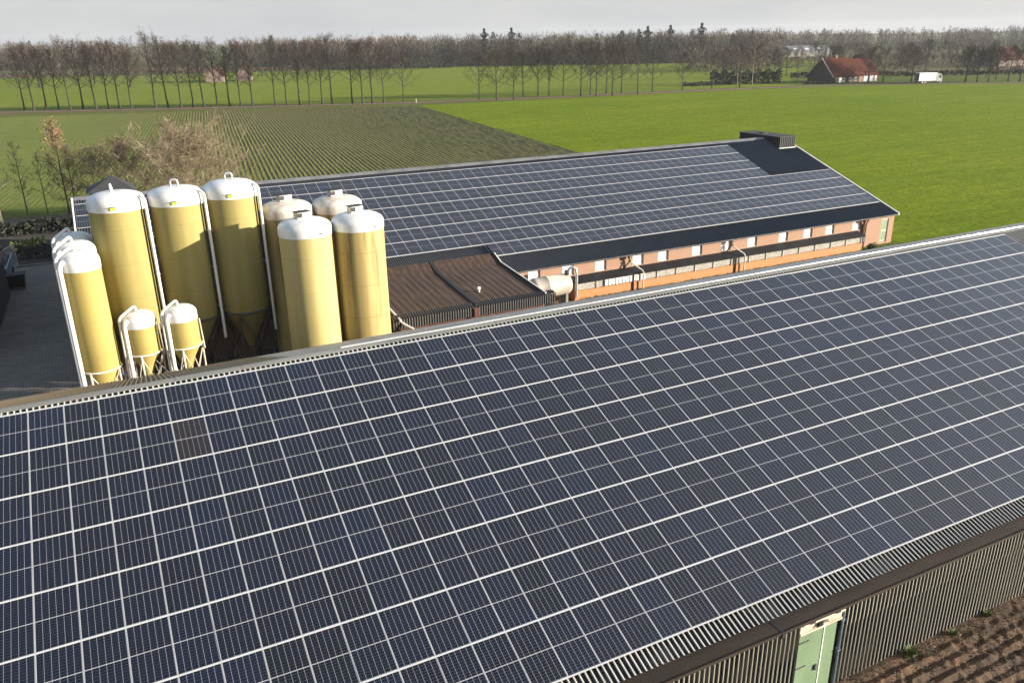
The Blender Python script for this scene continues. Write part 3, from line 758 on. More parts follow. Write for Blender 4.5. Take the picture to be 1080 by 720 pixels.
for xa, xb, nm in ((AX0 - .5, 23.55, 'a'), (23.95, 29.75, 'b')):
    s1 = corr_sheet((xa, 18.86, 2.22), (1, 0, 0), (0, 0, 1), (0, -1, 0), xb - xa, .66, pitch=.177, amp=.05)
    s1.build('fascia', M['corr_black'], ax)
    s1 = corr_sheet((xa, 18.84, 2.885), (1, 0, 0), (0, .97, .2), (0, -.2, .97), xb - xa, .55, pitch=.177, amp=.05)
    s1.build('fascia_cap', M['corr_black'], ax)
mb = MB(); mb.box((AX0 - .5, 18.90, 2.24), (29.7, 18.94, 2.84)); mb.build('fascia_board', M['black'], ax)
mb = MB(); mb.box((23.56, 18.74, 2.2), (23.92, 18.9, 2.8)); mb.build('fascia_joint', M['rust'], ax)
mb = MB()
mb.prism([(AX1 - .1, 18.95, az(18.95) - .12), (AX1 - .1, 26.0, az(26) - .12), (AX1 - .1, 28.4, az(28.4) - .12), (AX1 - .1, 28.4, az(28.4) + .06), (AX1 - .1, 26.0, az(26) + .10), (AX1 - .1, 18.95, az(18.95) + .12)], (.10, 0, 0)); mb.build('verge_board', M['black'], ax)
mb = MB(); mb.prism([(AX1 + .0, 18.95, az(18.95) - .02), (AX1 + .0, 26.0, az(26) - .02), (AX1 + .0, 27.2, az(27.2) - .02), (AX1 + .0, 27.2, az(27.2) + .14), (AX1 + .0, 26.0, az(26) + .14), (AX1 + .0, 18.95, az(18.95) + .14)], (.08, 0, 0)); mb.build('verge_trim', M['white'], ax)
mb = MB(); mb.prism([(AX0 - .12, 18.6, az(18.95) - .1), (AX0 - .12, 24.5, az(24.5) - .1), (AX0 - .12, 24.5, az(24.5) + .03), (AX0 - .12, 18.6, az(18.95) + .03)], (.11, 0, 0)); mb.build('verge_trim', M['white'], ax)
mb = MB(); mb.tube([(AX0 - .1, 19.2, 2.75), (AX0 + .25, 18.55, 2.5), (AX0 + .6, 18.2, 2.3)], .09, 8); mb.build('spout', M['white_dirty'], ax, True)
mb = MB(); mb.box((AX0, 19.05, 0), (AX1 - .1, 19.2, 2.78)); mb.prism([(AX0, 19.2, 0), (AX0, 25.3, 0), (AX0, 25.3, 3.05), (AX0, 19.2, 2.72)], (.15, 0, 0)); mb.prism([(AX1 - .25, 19.2, 0), (AX1 - .25, 25.3, 0), (AX1 - .25, 25.3, 3.05), (AX1 - .25, 19.2, 2.72)], (.15, 0, 0)); mb.build('wall', M['rust'], ax)
mb = MB(); mb.tube([(25.0, 21.2, 2.95), (25.0, 21.2, 3.32)], .07, 10); mb.tube([(24.9, 21.2, 3.33), (25.1, 21.2, 3.33)], .1, 10); mb.box((24.85, 21.05, 2.96), (25.15, 21.35, 3.02)); mb.build('vent_pipe', M['white'], ax, True)

# ivory tank beside the annex
tk = thing('storage_tank', 'ivory horizontal cylinder tank against the far barn wall beside the brown annex', 'tank', (32, 23.9, 0))
mb = MB(); cz, cy, rr = 1.75, 23.75, .80
prof = [(30.3, 0), (30.32, .4), (30.42, .66), (30.6, .78), (30.75, rr), (31.6, rr), (31.62, rr + .015), (31.68, rr + .015), (31.7, rr), (33.3, rr), (33.45, .78), (33.62, .66), (33.72, .4), (33.74, 0)]
n = 36; vv = []; idx = []
for xx, r0 in prof:
    if r0 == 0: idx.append([len(vv)]); vv.append((xx, cy, cz))
    else:
        idx.append(list(range(len(vv), len(vv) + n))); vv += [(xx, cy + r0 * math.cos(2 * PI * k / n), cz + r0 * math.sin(2 * PI * k / n)) for k in range(n)]
ff = []
for a, b_ in zip(idx, idx[1:]):
    for k in range(n):
        k2 = (k + 1) % n
        if len(a) == 1: ff.append((a[0], b_[k], b_[k2]))
        elif len(b_) == 1: ff.append((a[k], b_[0], a[k2]))
        else: ff.append((a[k], b_[k], b_[k2], a[k2]))
mb.add(vv, ff); mb.build('shell', M['tank'], tk, True)
mb = MB(); mb.tube([(33.45, 23.55, 2.55), (33.5, 23.5, 2.95), (33.75, 23.45, 3.1), (34.05, 23.4, 2.95), (34.15, 23.4, 2.4), (34.12, 23.4, .6)], .10, 10); mb.build('pipe', M['galv'], tk, True)
mb = MB(); mb.tube([(33.4, 23.6, 2.5), (33.4, 23.6, 2.82)], .2, 12); mb.build('manhole', M['dark_steel'], tk, True)
for xx in (31.0, 33.1):
    mb = MB(); mb.prism([(xx, 23.2, 0), (xx, 24.3, 0), (xx, 24.3, 1.2), (xx, 23.2, 1.2)], (.2, 0, 0)); mb.build('saddle', M['concrete'], tk)
mb = MB()
for k in range(5): mb.obox((33.6 + rng.uniform(0, 1.6), 22.9 + rng.uniform(0, .5), .02 + .07 * k), (1.2, rng.uniform(-.2, .2), 0), (-.03, .18, 0), (0, 0, .06))
tag(mb.build('plank_pile', M['orange_strip']), 'small pile of orange boards on the ground at the end of the ivory tank', 'boards')

# ------------------------------------------------------------------ silos
def ring_pts(cx, cy, r, z, n=32): return [(cx + r * math.cos(2 * PI * k / n), cy + r * math.sin(2 * PI * k / n), z) for k in range(n + 1)]
def silo(name, label, group, cx, cy, r, z_ring, z_rim, z_top, body, dome, stand=None, cone_to=None, loc_cat='silo'):
    t = thing(name, label, loc_cat, (cx, cy, 0), group)
    mb = MB()
    if stand:
        mb.lathe((cx, cy, 0), [(r * .985, z_ring), (r, z_ring + .05), (r * .997, (z_ring + z_rim) / 2), (r, z_rim)], 48)
    else:
        mb.lathe((cx, cy, 0), [(r, .0), (r, z_rim * .33), (r * .996, z_rim * .66), (r, z_rim)], 48)
    mb.build('body', body, t, True)
    mb = MB(); h = z_top - z_rim
    pr = [(r * 1.012, z_rim - .06), (r * 1.02, z_rim), (r * 1.02, z_rim + h * .36)]
    for k in range(1, 9):
        a = k / 8 * PI / 2; pr.append((r * 1.02 * math.cos(a) ** .62 if k < 8 else 0, z_rim + h * .36 + h * .56 * math.sin(a) ** 1.05))
    mb.lathe((cx, cy, 0), pr, 48); mb.build('dome', dome, t, True)
    if stand:
        mb = MB(); mb.lathe((cx, cy, 0), [(r * .98, z_ring + .02), (r * .55, (z_ring + cone_to) / 2 + .0), (.22, cone_to), (.22, cone_to - .15), (0, cone_to - .15)], 40); mb.build('cone', body, t, True)
        mb = MB(); mb.tube(ring_pts(cx, cy, r + .03, z_ring), stand[1], 8, cap=False); mb.build('ring', stand[0], t, True)
        angs = [PI / 4 + k * PI / 2 + stand[2] for k in range(4)]
        feet = [(cx + (r + .05) * math.cos(a), cy + (r + .05) * math.sin(a)) for a in angs]
        for k in range(4):
            mb = MB(); mb.tube([(*feet[k], z_ring), (*feet[k], 0)], stand[1] * 1.05, 8); mb.box((feet[k][0] - .14, feet[k][1] - .14, 0), (feet[k][0] + .14, feet[k][1] + .14, .03)); mb.build('leg', stand[0], t)
            k2 = (k + 1) % 4
            mb = MB(); mb.tube([(*feet[k], z_ring - .15), (*feet[k2], .25)], stand[1] * .55, 6); mb.tube([(*feet[k2], z_ring - .15), (*feet[k], .25)], stand[1] * .55, 6); mb.build('brace', stand[0], t)
    return t
def pipe(t, pts, r, m, name='fill_pipe'):
    # round the corners
    pts = [Vector(p) for p in pts]; out = [pts[0]]
    for i in range(1, len(pts) - 1):
        a, b_, c_ = pts[i - 1], pts[i], pts[i + 1]; d = min((a - b_).length, (c_ - b_).length, r * 6) * .5
        p0 = b_ + (a - b_).normalized() * d; p1 = b_ + (c_ - b_).normalized() * d
        for k in range(6):
            s_ = k / 5; out.append((p0 * (1 - s_) + b_ * s_) * (1 - s_) + (b_ * (1 - s_) + p1 * s_) * s_)
    out.append(pts[-1])
    mb = MB(); mb.tube(out, r, 10); return mb.build(name, m, t, True)
DS = (M['dark_steel'], .075, .35)
GS = (M['white_dirty'], .05, .2)
for k, (cx, zt, lab) in enumerate(((3.66, 11.84, 'tall yellow silo with a white dome standing leftmost in the row of three highest silos'),
                                   (6.80, 11.84, 'tall yellow silo with a white dome, middle one of the three highest silos'),
                                   (9.83, 11.96, 'tall yellow silo with a white dome, rightmost and highest of the row of three'))):
    cy, r = 22.85, 1.52
    t = silo('tall_silo', lab, 'tall yellow silos on dark legs', cx, cy, r, 3.98, zt - .98, zt, M['silo'], M['white'], DS, 1.6)
    # delivery pipe down the front-right flank
    a = R(-38); ex, ey = math.cos(a), math.sin(a)
    pipe(t, [(cx + ex * (r - .25), cy + ey * (r - .25), zt - .55), (cx + ex * (r + .05), cy + ey * (r + .05), zt - .28), (cx + ex * (r + .30), cy + ey * (r + .30), zt - .5), (cx + ex * (r + .32), cy + ey * (r + .32), 2.6)], .085, M['white'], 'delivery_pipe')
    pipe(t, [(cx + ex * (r + .12), cy + ey * (r + .12), zt - 1.05), (cx + ex * (r + .12), cy + ey * (r + .12), 3.2)], .05, M['black'], 'hose')
    for zc in (9.2, 7.0, 4.6):
        mb = MB(); mb.obox((cx + ex * (r - .02) - .05, cy + ey * (r - .02), zc), (ex * .5, ey * .5, 0), (-ey * .1, ex * .1, 0), (0, 0, .06)); mb.build('pipe_bracket', M['galv'], t)
    pipe(t, [(cx - .2, cy + .1, zt - .2), (cx - .2, cy + .1, zt + .28), (cx + .2, cy + .1, zt + .28), (cx + .2, cy + .1, zt - .2)] if k else [(cx - .2, cy, zt - .1), (cx - .2, cy, zt + .4), (cx - .12, cy + .02, zt + .15), (cx - .1, cy + .02, zt - .2)], .065, M['galv'], 'vent_loop')
    a = R(-97); sx, sy = cx + math.cos(a) * (r * 1.02 + .012), cy + math.sin(a) * (r * 1.02 + .012)
    mb = MB(); mb.obox((sx - .17, sy + .0, zt - .90), (.24, 0, 0), (0, .012, 0), (0, 0, .15)); mb.build('sticker', M['sticker_y'], t)
    mb = MB(); mb.obox((sx - .24, sy - .012, zt - .74), (.34, 0, 0), (0, .02, 0), (0, 0, .04)); mb.build('sticker_edge', M['dark_steel'], t)
# four broad fibreglass silos
for cx, cy, zt, body, dome, lab in ((13.1, 18.7, 10.04, M['silo_pale'], M['white'], 'broad yellow silo with clean white dome, front left of the four beside the brown annex'),
                                    (16.22, 18.7, 10.06, M['silo_stained'], M['white'], 'broad yellow silo streaked with brown, front right of the four, touching the brown annex'),
                                    (12.95, 22.7, 10.40, M['silo_stained'], M['dome_rust'], 'broad silo with a rust stained dome, back left of the four by the brown annex'),
                                    (16.1, 22.7, 10.40, M['silo_stained'], M['dome_rust'], 'broad silo with a rust stained dome, back right of the four by the brown annex')):
    r = 1.5
    t = silo('broad_silo', lab, 'broad yellow silos on the ground', cx, cy, r, 0, zt - .92, zt, body, dome)
    mb = MB(); mb.obox((cx - .4, cy - .25, zt - .06), (.78, .18, 0), (-.12, .5, 0), (0, 0, .34)); ho = mb.build('hatch', M['galv'], t)
    mb = MB(); mb.obox((cx - .41, cy - .26, zt + .0), (.3, .07, 0), (-.004, .01, 0), (0, 0, .25)); mb.obox((cx - .44, cy - .29, zt + .285), (.86, .2, 0), (-.135, .56, 0), (0, 0, .035)); mb.build('hatch_opening', M['black'], ho)
    mb = MB(); a = R(-70); mb.obox((cx + math.cos(a) * r * 1.025 - .08, cy + math.sin(a) * r * 1.025 - .03, zt - .80), (.24, .04, 0), (0, .04, 0), (0, 0, .07)); mb.build('name_plate', M['dark_steel'], t)
    for zz in (zt - .97,):
        mb = MB(); mb.tube(ring_pts(cx, cy, r + .012, zz, 48), .02, 6, cap=False); mb.build('rim', dome, t, True)
# three slender silos in a row at the left
for k, (cx, cy, lab) in enumerate(((1.42, 18.8, 'slender yellow silo at the left corner of the near barn, front of its row'), (1.27, 21.2, 'slender silo whose dome shows just behind the front slender silo'), (1.15, 23.7, 'slender silo at the back of the row of three, its dome topmost'))):
    r = .95
    t = silo('slender_silo', lab, 'slender yellow silos in a row', cx, cy, r, 3.05, 8.64, 9.62, M['silo_clean'], M['white'], GS, .35)
    a = R(205); ex, ey = math.cos(a), math.sin(a)
    pipe(t, [(cx + ex * .15, cy + ey * .15, 9.54), (cx + ex * .2, cy + ey * .2, 9.84), (cx + ex * (r + .22), cy + ey * (r + .22), 9.3), (cx + ex * (r + .26), cy + ey * (r + .26), .5)], .085, M['white'])
    a = R(222); ex, ey = math.cos(a), math.sin(a)
    pipe(t, [(cx + ex * (r - .2), cy + ey * (r - .2), 8.95), (cx + ex * (r + .1), cy + ey * (r + .1), 9.18), (cx + ex * (r + .30), cy + ey * (r + .30), 8.85), (cx + ex * (r + .34), cy + ey * (r + .34), .45)], .125, M['white'], 'return_pipe')
# two small hopper silos
for cx, lab in ((3.66, 'small yellow hopper silo with white dome, left one of the two low hoppers'), (5.78, 'small yellow hopper silo with white dome, right one of the two low hoppers')):
    cy, r = 19.0, .865
    t = silo('hopper_silo', lab, 'small yellow hopper silos', cx, cy, r, 3.5, 5.09, 5.88, M['silo_clean'], M['white'], (M['white_dirty'], .045, .55), 2.15)
    a = R(200); ex, ey = math.cos(a), math.sin(a)
    pipe(t, [(cx - .05, cy, 5.82), (cx - .1, cy, 6.15), (cx + ex * (r + .16), cy + ey * (r + .16), 5.65), (cx + ex * (r + .2), cy + ey * (r + .2), .3)], .075, M['white'])
    a = R(226); ex, ey = math.cos(a), math.sin(a)
    pipe(t, [(cx + ex * (r - .2), cy + ey * (r - .2), 5.32), (cx + ex * (r + .05), cy + ey * (r + .05), 5.55), (cx + ex * (r + .24), cy + ey * (r + .24), 5.28), (cx + ex * (r + .27), cy + ey * (r + .27), .2)], .115, M['white'], 'return_pipe')
    mb = MB(); mb.tube([(cx + r + .05, cy - .3, 5.0), (cx + r + .12, cy - .3, 3.2)], .035, 6); mb.build('cable', M['white_dirty'], t)

# ------------------------------------------------------------------ trees
def rvec(rg, up=0.0):
    v = rg.normal(0, 1, 3); v[2] += up; return v / np.linalg.norm(v)
def bare_tree(name, label, cat, group, seed, h, clear, width, trunk_r, nlimb, nsub, ntwig, twl, tww, bark, twig, lean=.02, mode='up', leaves=0, leafmat=None, loc=(0, -400, 0)):
    rg = np.random.default_rng(seed)
    t = thing(name, label, cat, loc, group); L0 = np.array(loc, float)
    tr = MB(); cr = MB()
    npt = 9; zs = np.linspace(0, h * .93, npt)
    wob = np.cumsum(rg.normal(0, lean * h / npt * 1.0, (npt, 2)), axis=0); wob[0] = 0
    ax_ = np.c_[wob, zs] + L0
    tr.tube([tuple(p) for p in ax_], [trunk_r * (1 - .9 * (k / (npt - 1))) * (1.35 if k == 0 else 1) for k in range(npt)], 7)
    tv, tf = [], []
    def axis(z): return np.array([np.interp(z, zs, ax_[:, 0]), np.interp(z, zs, ax_[:, 1]), z + L0[2]])
    for li in range(nlimb):
        u = (li + rg.uniform(0, 1)) / nlimb
        z = h * (clear + (0.86 - clear) * u); az_ = li * 2.4 + rg.uniform(-.5, .5)
        prof = math.sin(PI * min(1, .25 + .75 * u) ** .8) ** .6 if mode == 'round' else (1 - .55 * u) * (.75 + .35 * math.sin(PI * u))
        Ln = width * .5 * max(.3, prof) * rg.uniform(.75, 1.15) / .75
        tilt = (R(52) * (1 - u) + R(18)) if mode != 'wide' else (R(66) * (1 - u) + R(25))
        d = np.array([math.cos(az_) * math.sin(tilt), math.sin(az_) * math.sin(tilt), math.cos(tilt)])
        p = axis(z); pts = [p]; dd = d.copy(); ns = 5
        for s in range(ns):
            dd = dd + rg.normal(0, .10, 3) + np.array([0, 0, .10]); dd /= np.linalg.norm(dd); pts.append(pts[-1] + dd * Ln / ns * 1.25)
        r0 = trunk_r * .36 * (1 - .55 * u)
        cr.tube([tuple(q) for q in pts], [r0 * (1 - .8 * k / ns) for k in range(ns + 1)], 4, 0, cap=False)
        P = np.array(pts)
        for si in range(nsub):
            w_ = .22 + .78 * (si + rg.uniform(0, 1)) / nsub
            k = min(int(w_ * ns), ns - 1); fr = w_ * ns - k; q = P[k] * (1 - fr) + P[k + 1] * fr
            ax2 = P[k + 1] - P[k]; ax2 /= np.linalg.norm(ax2)
            sd = ax2 * .7 + rvec(rg, .35) * .8; sd /= np.linalg.norm(sd)
            sl_ = Ln * rg.uniform(.28, .5) * (1.1 - .4 * w_)
            e1 = q + sd * sl_ * .5; sd2 = sd + rvec(rg, .5) * .35; sd2 /= np.linalg.norm(sd2); e2 = e1 + sd2 * sl_ * .5
            cr.tube([tuple(q), tuple(e1), tuple(e2)], [r0 * .38, r0 * .24, r0 * .08], 3, 0, cap=False)
            for ti in range(ntwig):
                b_ = rg.uniform(0.1, 1); base = (q + (e1 - q) * b_ * 2) if b_ < .5 else (e1 + (e2 - e1) * (b_ * 2 - 1))
                td = sd * .55 + rvec(rg, .25) * .9; td /= np.linalg.norm(td); tl = twl * rg.uniform(.5, 1.25)
                sdv = np.cross(td, rvec(rg)); sdv /= np.linalg.norm(sdv)
                o = len(tv); mid = base + td * tl * .5 + rvec(rg) * tl * .08
                tv += [base - sdv * tww, base + sdv * tww, mid + sdv * tww * .7, base + td * tl + rvec(rg) * tl * .1, mid - sdv * tww * .7]
                tf.append((o, o + 1, o + 2, o + 3, o + 4))
    cr.add(tv, tf, 1)
    if leaves:
        lv, lf = [], []
        tv_ = np.array(tv)
        for k in range(leaves):
            p = tv_[rg.integers(len(tv_))] + rg.normal(0, .15, 3); a = rvec(rg) * .11; b_ = np.cross(a, rvec(rg)); b_ = b_ / np.linalg.norm(b_) * .07
            o = len(lv); lv += [p - a, p + b_, p + a, p - b_]; lf.append((o, o + 1, o + 2, o + 3))
        cr.add(lv, lf, 2)
    tr.build('trunk', bark, t, True); cr.build('crown', [bark, twig] + ([leafmat] if leaves else []), t)
    return t

AV = [(-17.5, 284.5, 21.8), (-14.5, 277.8, 21.1), (-11.2, 279.7, 22.2), (-7.5, 279.1, 22.7), (-3.9, 269.6, 23.6), (-0.4, 273.5, 23.1), (3.4, 270.6, 22.5), (7.0, 270.1, 23.5), (10.0, 267.7, 23.5), (13.5, 265.0, 22.8), (20.5, 262.3, 23.3), (24.2, 261.2, 22.9), (27.7, 258.4, 21.5), (31.5, 260.1, 21.4), (34.7, 257.6, 21.7), (38.5, 256.9, 21.6), (42.3, 255.3, 21.0), (45.3, 253.0, 20.9), (48.6, 251.3, 20.6), (55.3, 247.5, 22.7), (58.6, 245.8, 22.3), (62.5, 245.1, 21.2), (65.2, 242.9, 22.2), (69.1, 242.3, 22.7), (72.8, 244.2, 23.3), (78.4, 239.7, 23.2), (81.1, 237.6, 22.8), (84.3, 237.5, 21.7), (87.5, 235.0, 19.9), (93.8, 233.9, 17.5)]
AC = [(118.6, 228.5, 15.9), (122.1, 222.4, 16.5), (128.5, 222.5, 16.9), (136.6, 231.3, 16.2), (142.6, 231.7, 17.9), (146.1, 230.0, 17.8), (150.4, 227.5, 18.3), (152.8, 219.4, 19.8), (160.2, 225.4, 19.4), (158.0, 218.0, 19.4), (167.1, 225.9, 18.7), (163.5, 216.4, 19.3), (174.1, 226.6, 18.6), (175.6, 218.6, 19.4), (187.0, 225.6, 17.1), (199.0, 223.7, 16.3), (213.0, 223.9, 15.7), (225.1, 222.3, 16.8)]
AR = [(284.6, 214.0, 13.3), (289.1, 210.6, 13.3), (298.5, 204.8, 14.5), (311.2, 190.4, 13.6), (314.1, 187.5, 13.5), (318.0, 185.5, 13.1), (334.9, 193.8, 12.4), (324.7, 181.8, 13.7), (328.7, 179.7, 14.0)]
GL, GC, GR = 'bare trees of the left avenue', 'bare trees of the middle avenue', 'bare trees by the red-roofed farmhouse'
lL = 'bare tall winter tree in the long avenue row left, behind the rowed field'
lC = 'bare winter tree in the middle avenue along the verge behind the bright meadow'
lR = 'bare spreading tree on the roadside near the red-roofed farmhouse and white truck'
protoL = [bare_tree('avenue_tree', lL, 'tree', GL, 11 + k, 22, .30, w, .30, 20, 8, 14, 1.35, .0135, M['bark'], [M['crown_a'], M['crown_b'], M['crown_a'], M['crown_c'], M['crown_b']][k], lean=.03, mode='round' if k % 2 else 'up') for k, w in enumerate((10.5, 12.5, 9.5, 11.5, 13))]
protoC = [bare_tree('avenue_tree', lC, 'tree', GC, 31 + k, 17, .27, w, .27, 19, 8, 16, 1.25, .014, M['bark'], [M['crown_a'], M['crown_b'], M['crown_c'], M['crown_a']][k], mode='round') for k, w in enumerate((13, 11.5, 14, 13))]
protoR = [bare_tree('roadside_tree', lR, 'tree', GR, 51 + k, 13.5, .26, w, .33, 20, 9, 20, 1.2, .017, M['bark'], [M['crown_a'], M['crown_c'], M['crown_a']][k], mode='wide') for k, w in enumerate((11, 12, 10))]
def place(protos, spots, hh):
    for k, (x, y, h) in enumerate(spots):
        s = h / hh * rng.uniform(.93, 1.09); sx = s * rng.uniform(.9, 1.15)
        p = protos[k % len(protos)] if k < len(protos) else protos[rng.integers(len(protos))]
        if k < len(protos): p.location = (x, y, 0); p.scale = (sx, sx, s); p.rotation_euler = (0, 0, rng.uniform(0, 6.28))
        else: copy_tree(p, (x, y, 0), rng.uniform(0, 6.28), (sx, sx, s))
place(protoL, AV, 24.2); place(protoC, AC, 20.3); place(protoR, AR, 15)
# a second scatter of roadside trees far right and behind the farmhouse
GS2 = 'bare trees scattered in the fields beyond the avenue'
lS = 'bare tree out in the fields beyond the avenue, before the far wood'
for k, (x, y, h) in enumerate([(300, 245, 13), (318, 262, 12), (330, 236, 11), (352, 250, 13), (345, 205, 11), (366, 228, 12), (380, 262, 13), (398, 240, 12), (410, 275, 14), (300, 275, 12), (280, 262, 12), (430, 300, 14), (372, 300, 13), (335, 292, 13), (255, 262, 12), (250, 242, 14), (262, 275, 13), (20, 420, 15), (45, 430, 16), (-20, 450, 16), (75, 440, 17), (110, 420, 14), (-45, 430, 16), (5, 470, 17), (60, 480, 17), (95, 490, 17), (130, 500, 17)]):
    copy_tree(protoR[k % 3] if k % 2 else protoC[k % 4], (x, y, 0), rng.uniform(0, 6.28), h / (13.5 if k % 2 else 17), lS)['group'] = GS2

# saplings and near trees on the left, beyond the yard
bare_tree('sapling', 'thin bare young tree at far left, left one of the two before the striped field', 'tree', 'thin young trees beyond the yard', 71, 9.5, .22, 2.6, .09, 16, 4, 8, .7, .012, M['bark'], M['twig'], loc=(-6.2, 86.5, 0))
bare_tree('sapling', 'thin bare young tree standing right of the other sapling, beyond the dark yard', 'tree', 'thin young trees beyond the yard', 72, 8.0, .25, 2.2, .08, 14, 4, 8, .6, .012, M['bark'], M['twig'], loc=(-4.0, 86.0, 0))
bare_tree('pale_tree', 'leaning pale-barked bare tree at the left edge beside the dark shed', 'tree', None, 73, 13, .30, 4, .22, 14, 5, 8, 1.0, .016, M['bark_pale'], M['twig'], lean=.03, loc=(-8.4, 80, 0))
bare_tree('brown_leaf_tree', 'slim tree holding withered orange-brown leaves left of the far barn gable', 'tree', None, 74, 12.0, .18, 3.8, .12, 20, 6, 8, .8, .010, M['bark'], M['straw_twig'], leaves=1300, leafmat=M['orange_leaf'], loc=(-1.6, 84, 0))
bare_tree('slim_tree', 'slim dark trunked tree close behind the far barn gable', 'tree', None, 75, 9.5, .3, 2.6, .10, 14, 5, 8, .7, .010, M['bark'], M['straw_twig'], leaves=250, leafmat=M['orange_leaf'], loc=(-.6, 80, 0))
bare_tree('straw_shrub', 'broad straw-coloured bare shrub rising behind the tall silos', 'shrub', None, 81, 7.6, .04, 13.0, .14, 64, 11, 26, 1.0, .0105, M['straw_twig'], M['straw_twig'], mode='wide', loc=(11.9, 72, 0))
bare_tree('orange_shrub', 'shrub with withered orange-brown twigs left of the straw-coloured shrub', 'shrub', None, 82, 7.6, .05, 9, .11, 34, 9, 20, .9, .009, M['bark'], M['straw_twig'], mode='wide', leaves=1300, leafmat=M['orange_leaf'], loc=(5.2, 78, 0))
bare_tree('olive_shrub', 'thinner brown shrub between the orange shrub and the brown-leaved tree', 'shrub', None, 83, 7, .06, 7, .10, 24, 8, 16, .85, .009, M['straw_twig'], M['straw_twig'], mode='wide', leaves=500, leafmat=M['orange_leaf'], loc=(1.8, 82, 0))

def leaf_mass(mb, n, fn, size, rg, mi=0):
    vsx, fs = [], []
    for k in range(n):
        p = np.array(fn()); a = rvec(rg) * size * rg.uniform(.6, 1.3); b_ = np.cross(a, rvec(rg)); b_ = b_ / np.linalg.norm(b_) * size * .6
        o = len(vsx); vsx += [p - a, p + b_, p + a, p - b_]; fs.append((o, o + 1, o + 2, o + 3))
    mb.add(vsx, fs, mi)
def hedge(name, label, cat, a, b_, hgt, wid, n, size, m, seed=5, group=None):
    rg = np.random.default_rng(seed); a = np.array(a, float); b_ = np.array(b_, float); mb = MB()
    d = (b_ - a); nn = np.array([-d[1], d[0]]) / np.linalg.norm(d)
    def fn():
        u = rg.uniform(0, 1); s = rg.normal(0, .4); z = hgt * rg.uniform(0, 1) ** .7 * (1 - .25 * abs(s)) * (1 + .15 * math.sin(u * 40))
        q = a + d * u + nn * s * wid * .6; return (q[0], q[1], z)
    leaf_mass(mb, n, fn, size, rg)
    return tag(mb.build(name, m, loc=(a[0], a[1], 0)), label, cat, group)
hedge('hedge', 'low yellow-green clipped hedge in the dark garden beyond the yard', 'hedge', (-6.6, 66), (-3.6, 67.2), 1.0, .8, 900, .12, M['lime_leaf'], 3)
hedge('hedge', 'dark hedge closing the garden beyond the paved yard', 'hedge', (-30, 77), (1.5, 74), 1.5, 2.2, 4200, .22, M['hedge'], 4)
hedge('hedge', 'dark shrubbery along the far edge of the paved yard', 'hedge', (-12, 62.5), (.5, 61.5), 1.5, 1.4, 2200, .15, M['hedge'], 6)
hedge('hedge', 'dark field hedge beyond the farmhouse and truck on the right', 'hedge', (290, 262), (470, 165), 2.0, 2.5, 3500, .6, M['hedge'], 7)
hedge('hedge', 'brown field hedge far behind the left avenue', 'hedge', (-260, 640), (150, 566), 3.2, 3, 2600, .8, M['twig_red'], 18)
hedge('hedge', 'dark field hedge in front of the wood at left of centre', 'hedge', (150, 545), (232, 520), 2.4, 3, 1500, .6, M['hedge'], 8)
hedge('hedge', 'dark clipped garden hedge left of the red-roofed farmhouse', 'hedge', (255, 219.5), (268, 216), 1.1, 1.2, 700, .3, M['hedge'], 9)
hedge('hedge', 'dark evergreen hedge beside the birch trunks in the middle distance', 'hedge', (228, 243), (256, 233), 5.4, 3, 2600, .45, M['conifer'], 10)
hedge('hedge', 'low dark hedge behind the middle avenue, left of the birches', 'hedge', (213, 241), (236, 238), 1.6, 1.5, 900, .4, M['hedge'], 12)
bare_tree('birch', 'white trunked birch in front of the dark evergreen hedge', 'tree', None, 91, 18, .2, 5, .17, 18, 6, 9, 1.2, .02, M['bark_pale'], M['twig_red'], loc=(241, 233, 0))
bare_tree('birch', 'second thin white birch, left of the tallest birch', 'tree', None, 92, 14, .2, 4, .15, 16, 6, 9, 1.1, .02, M['bark_pale'], M['twig_red'], loc=(236, 236, 0))

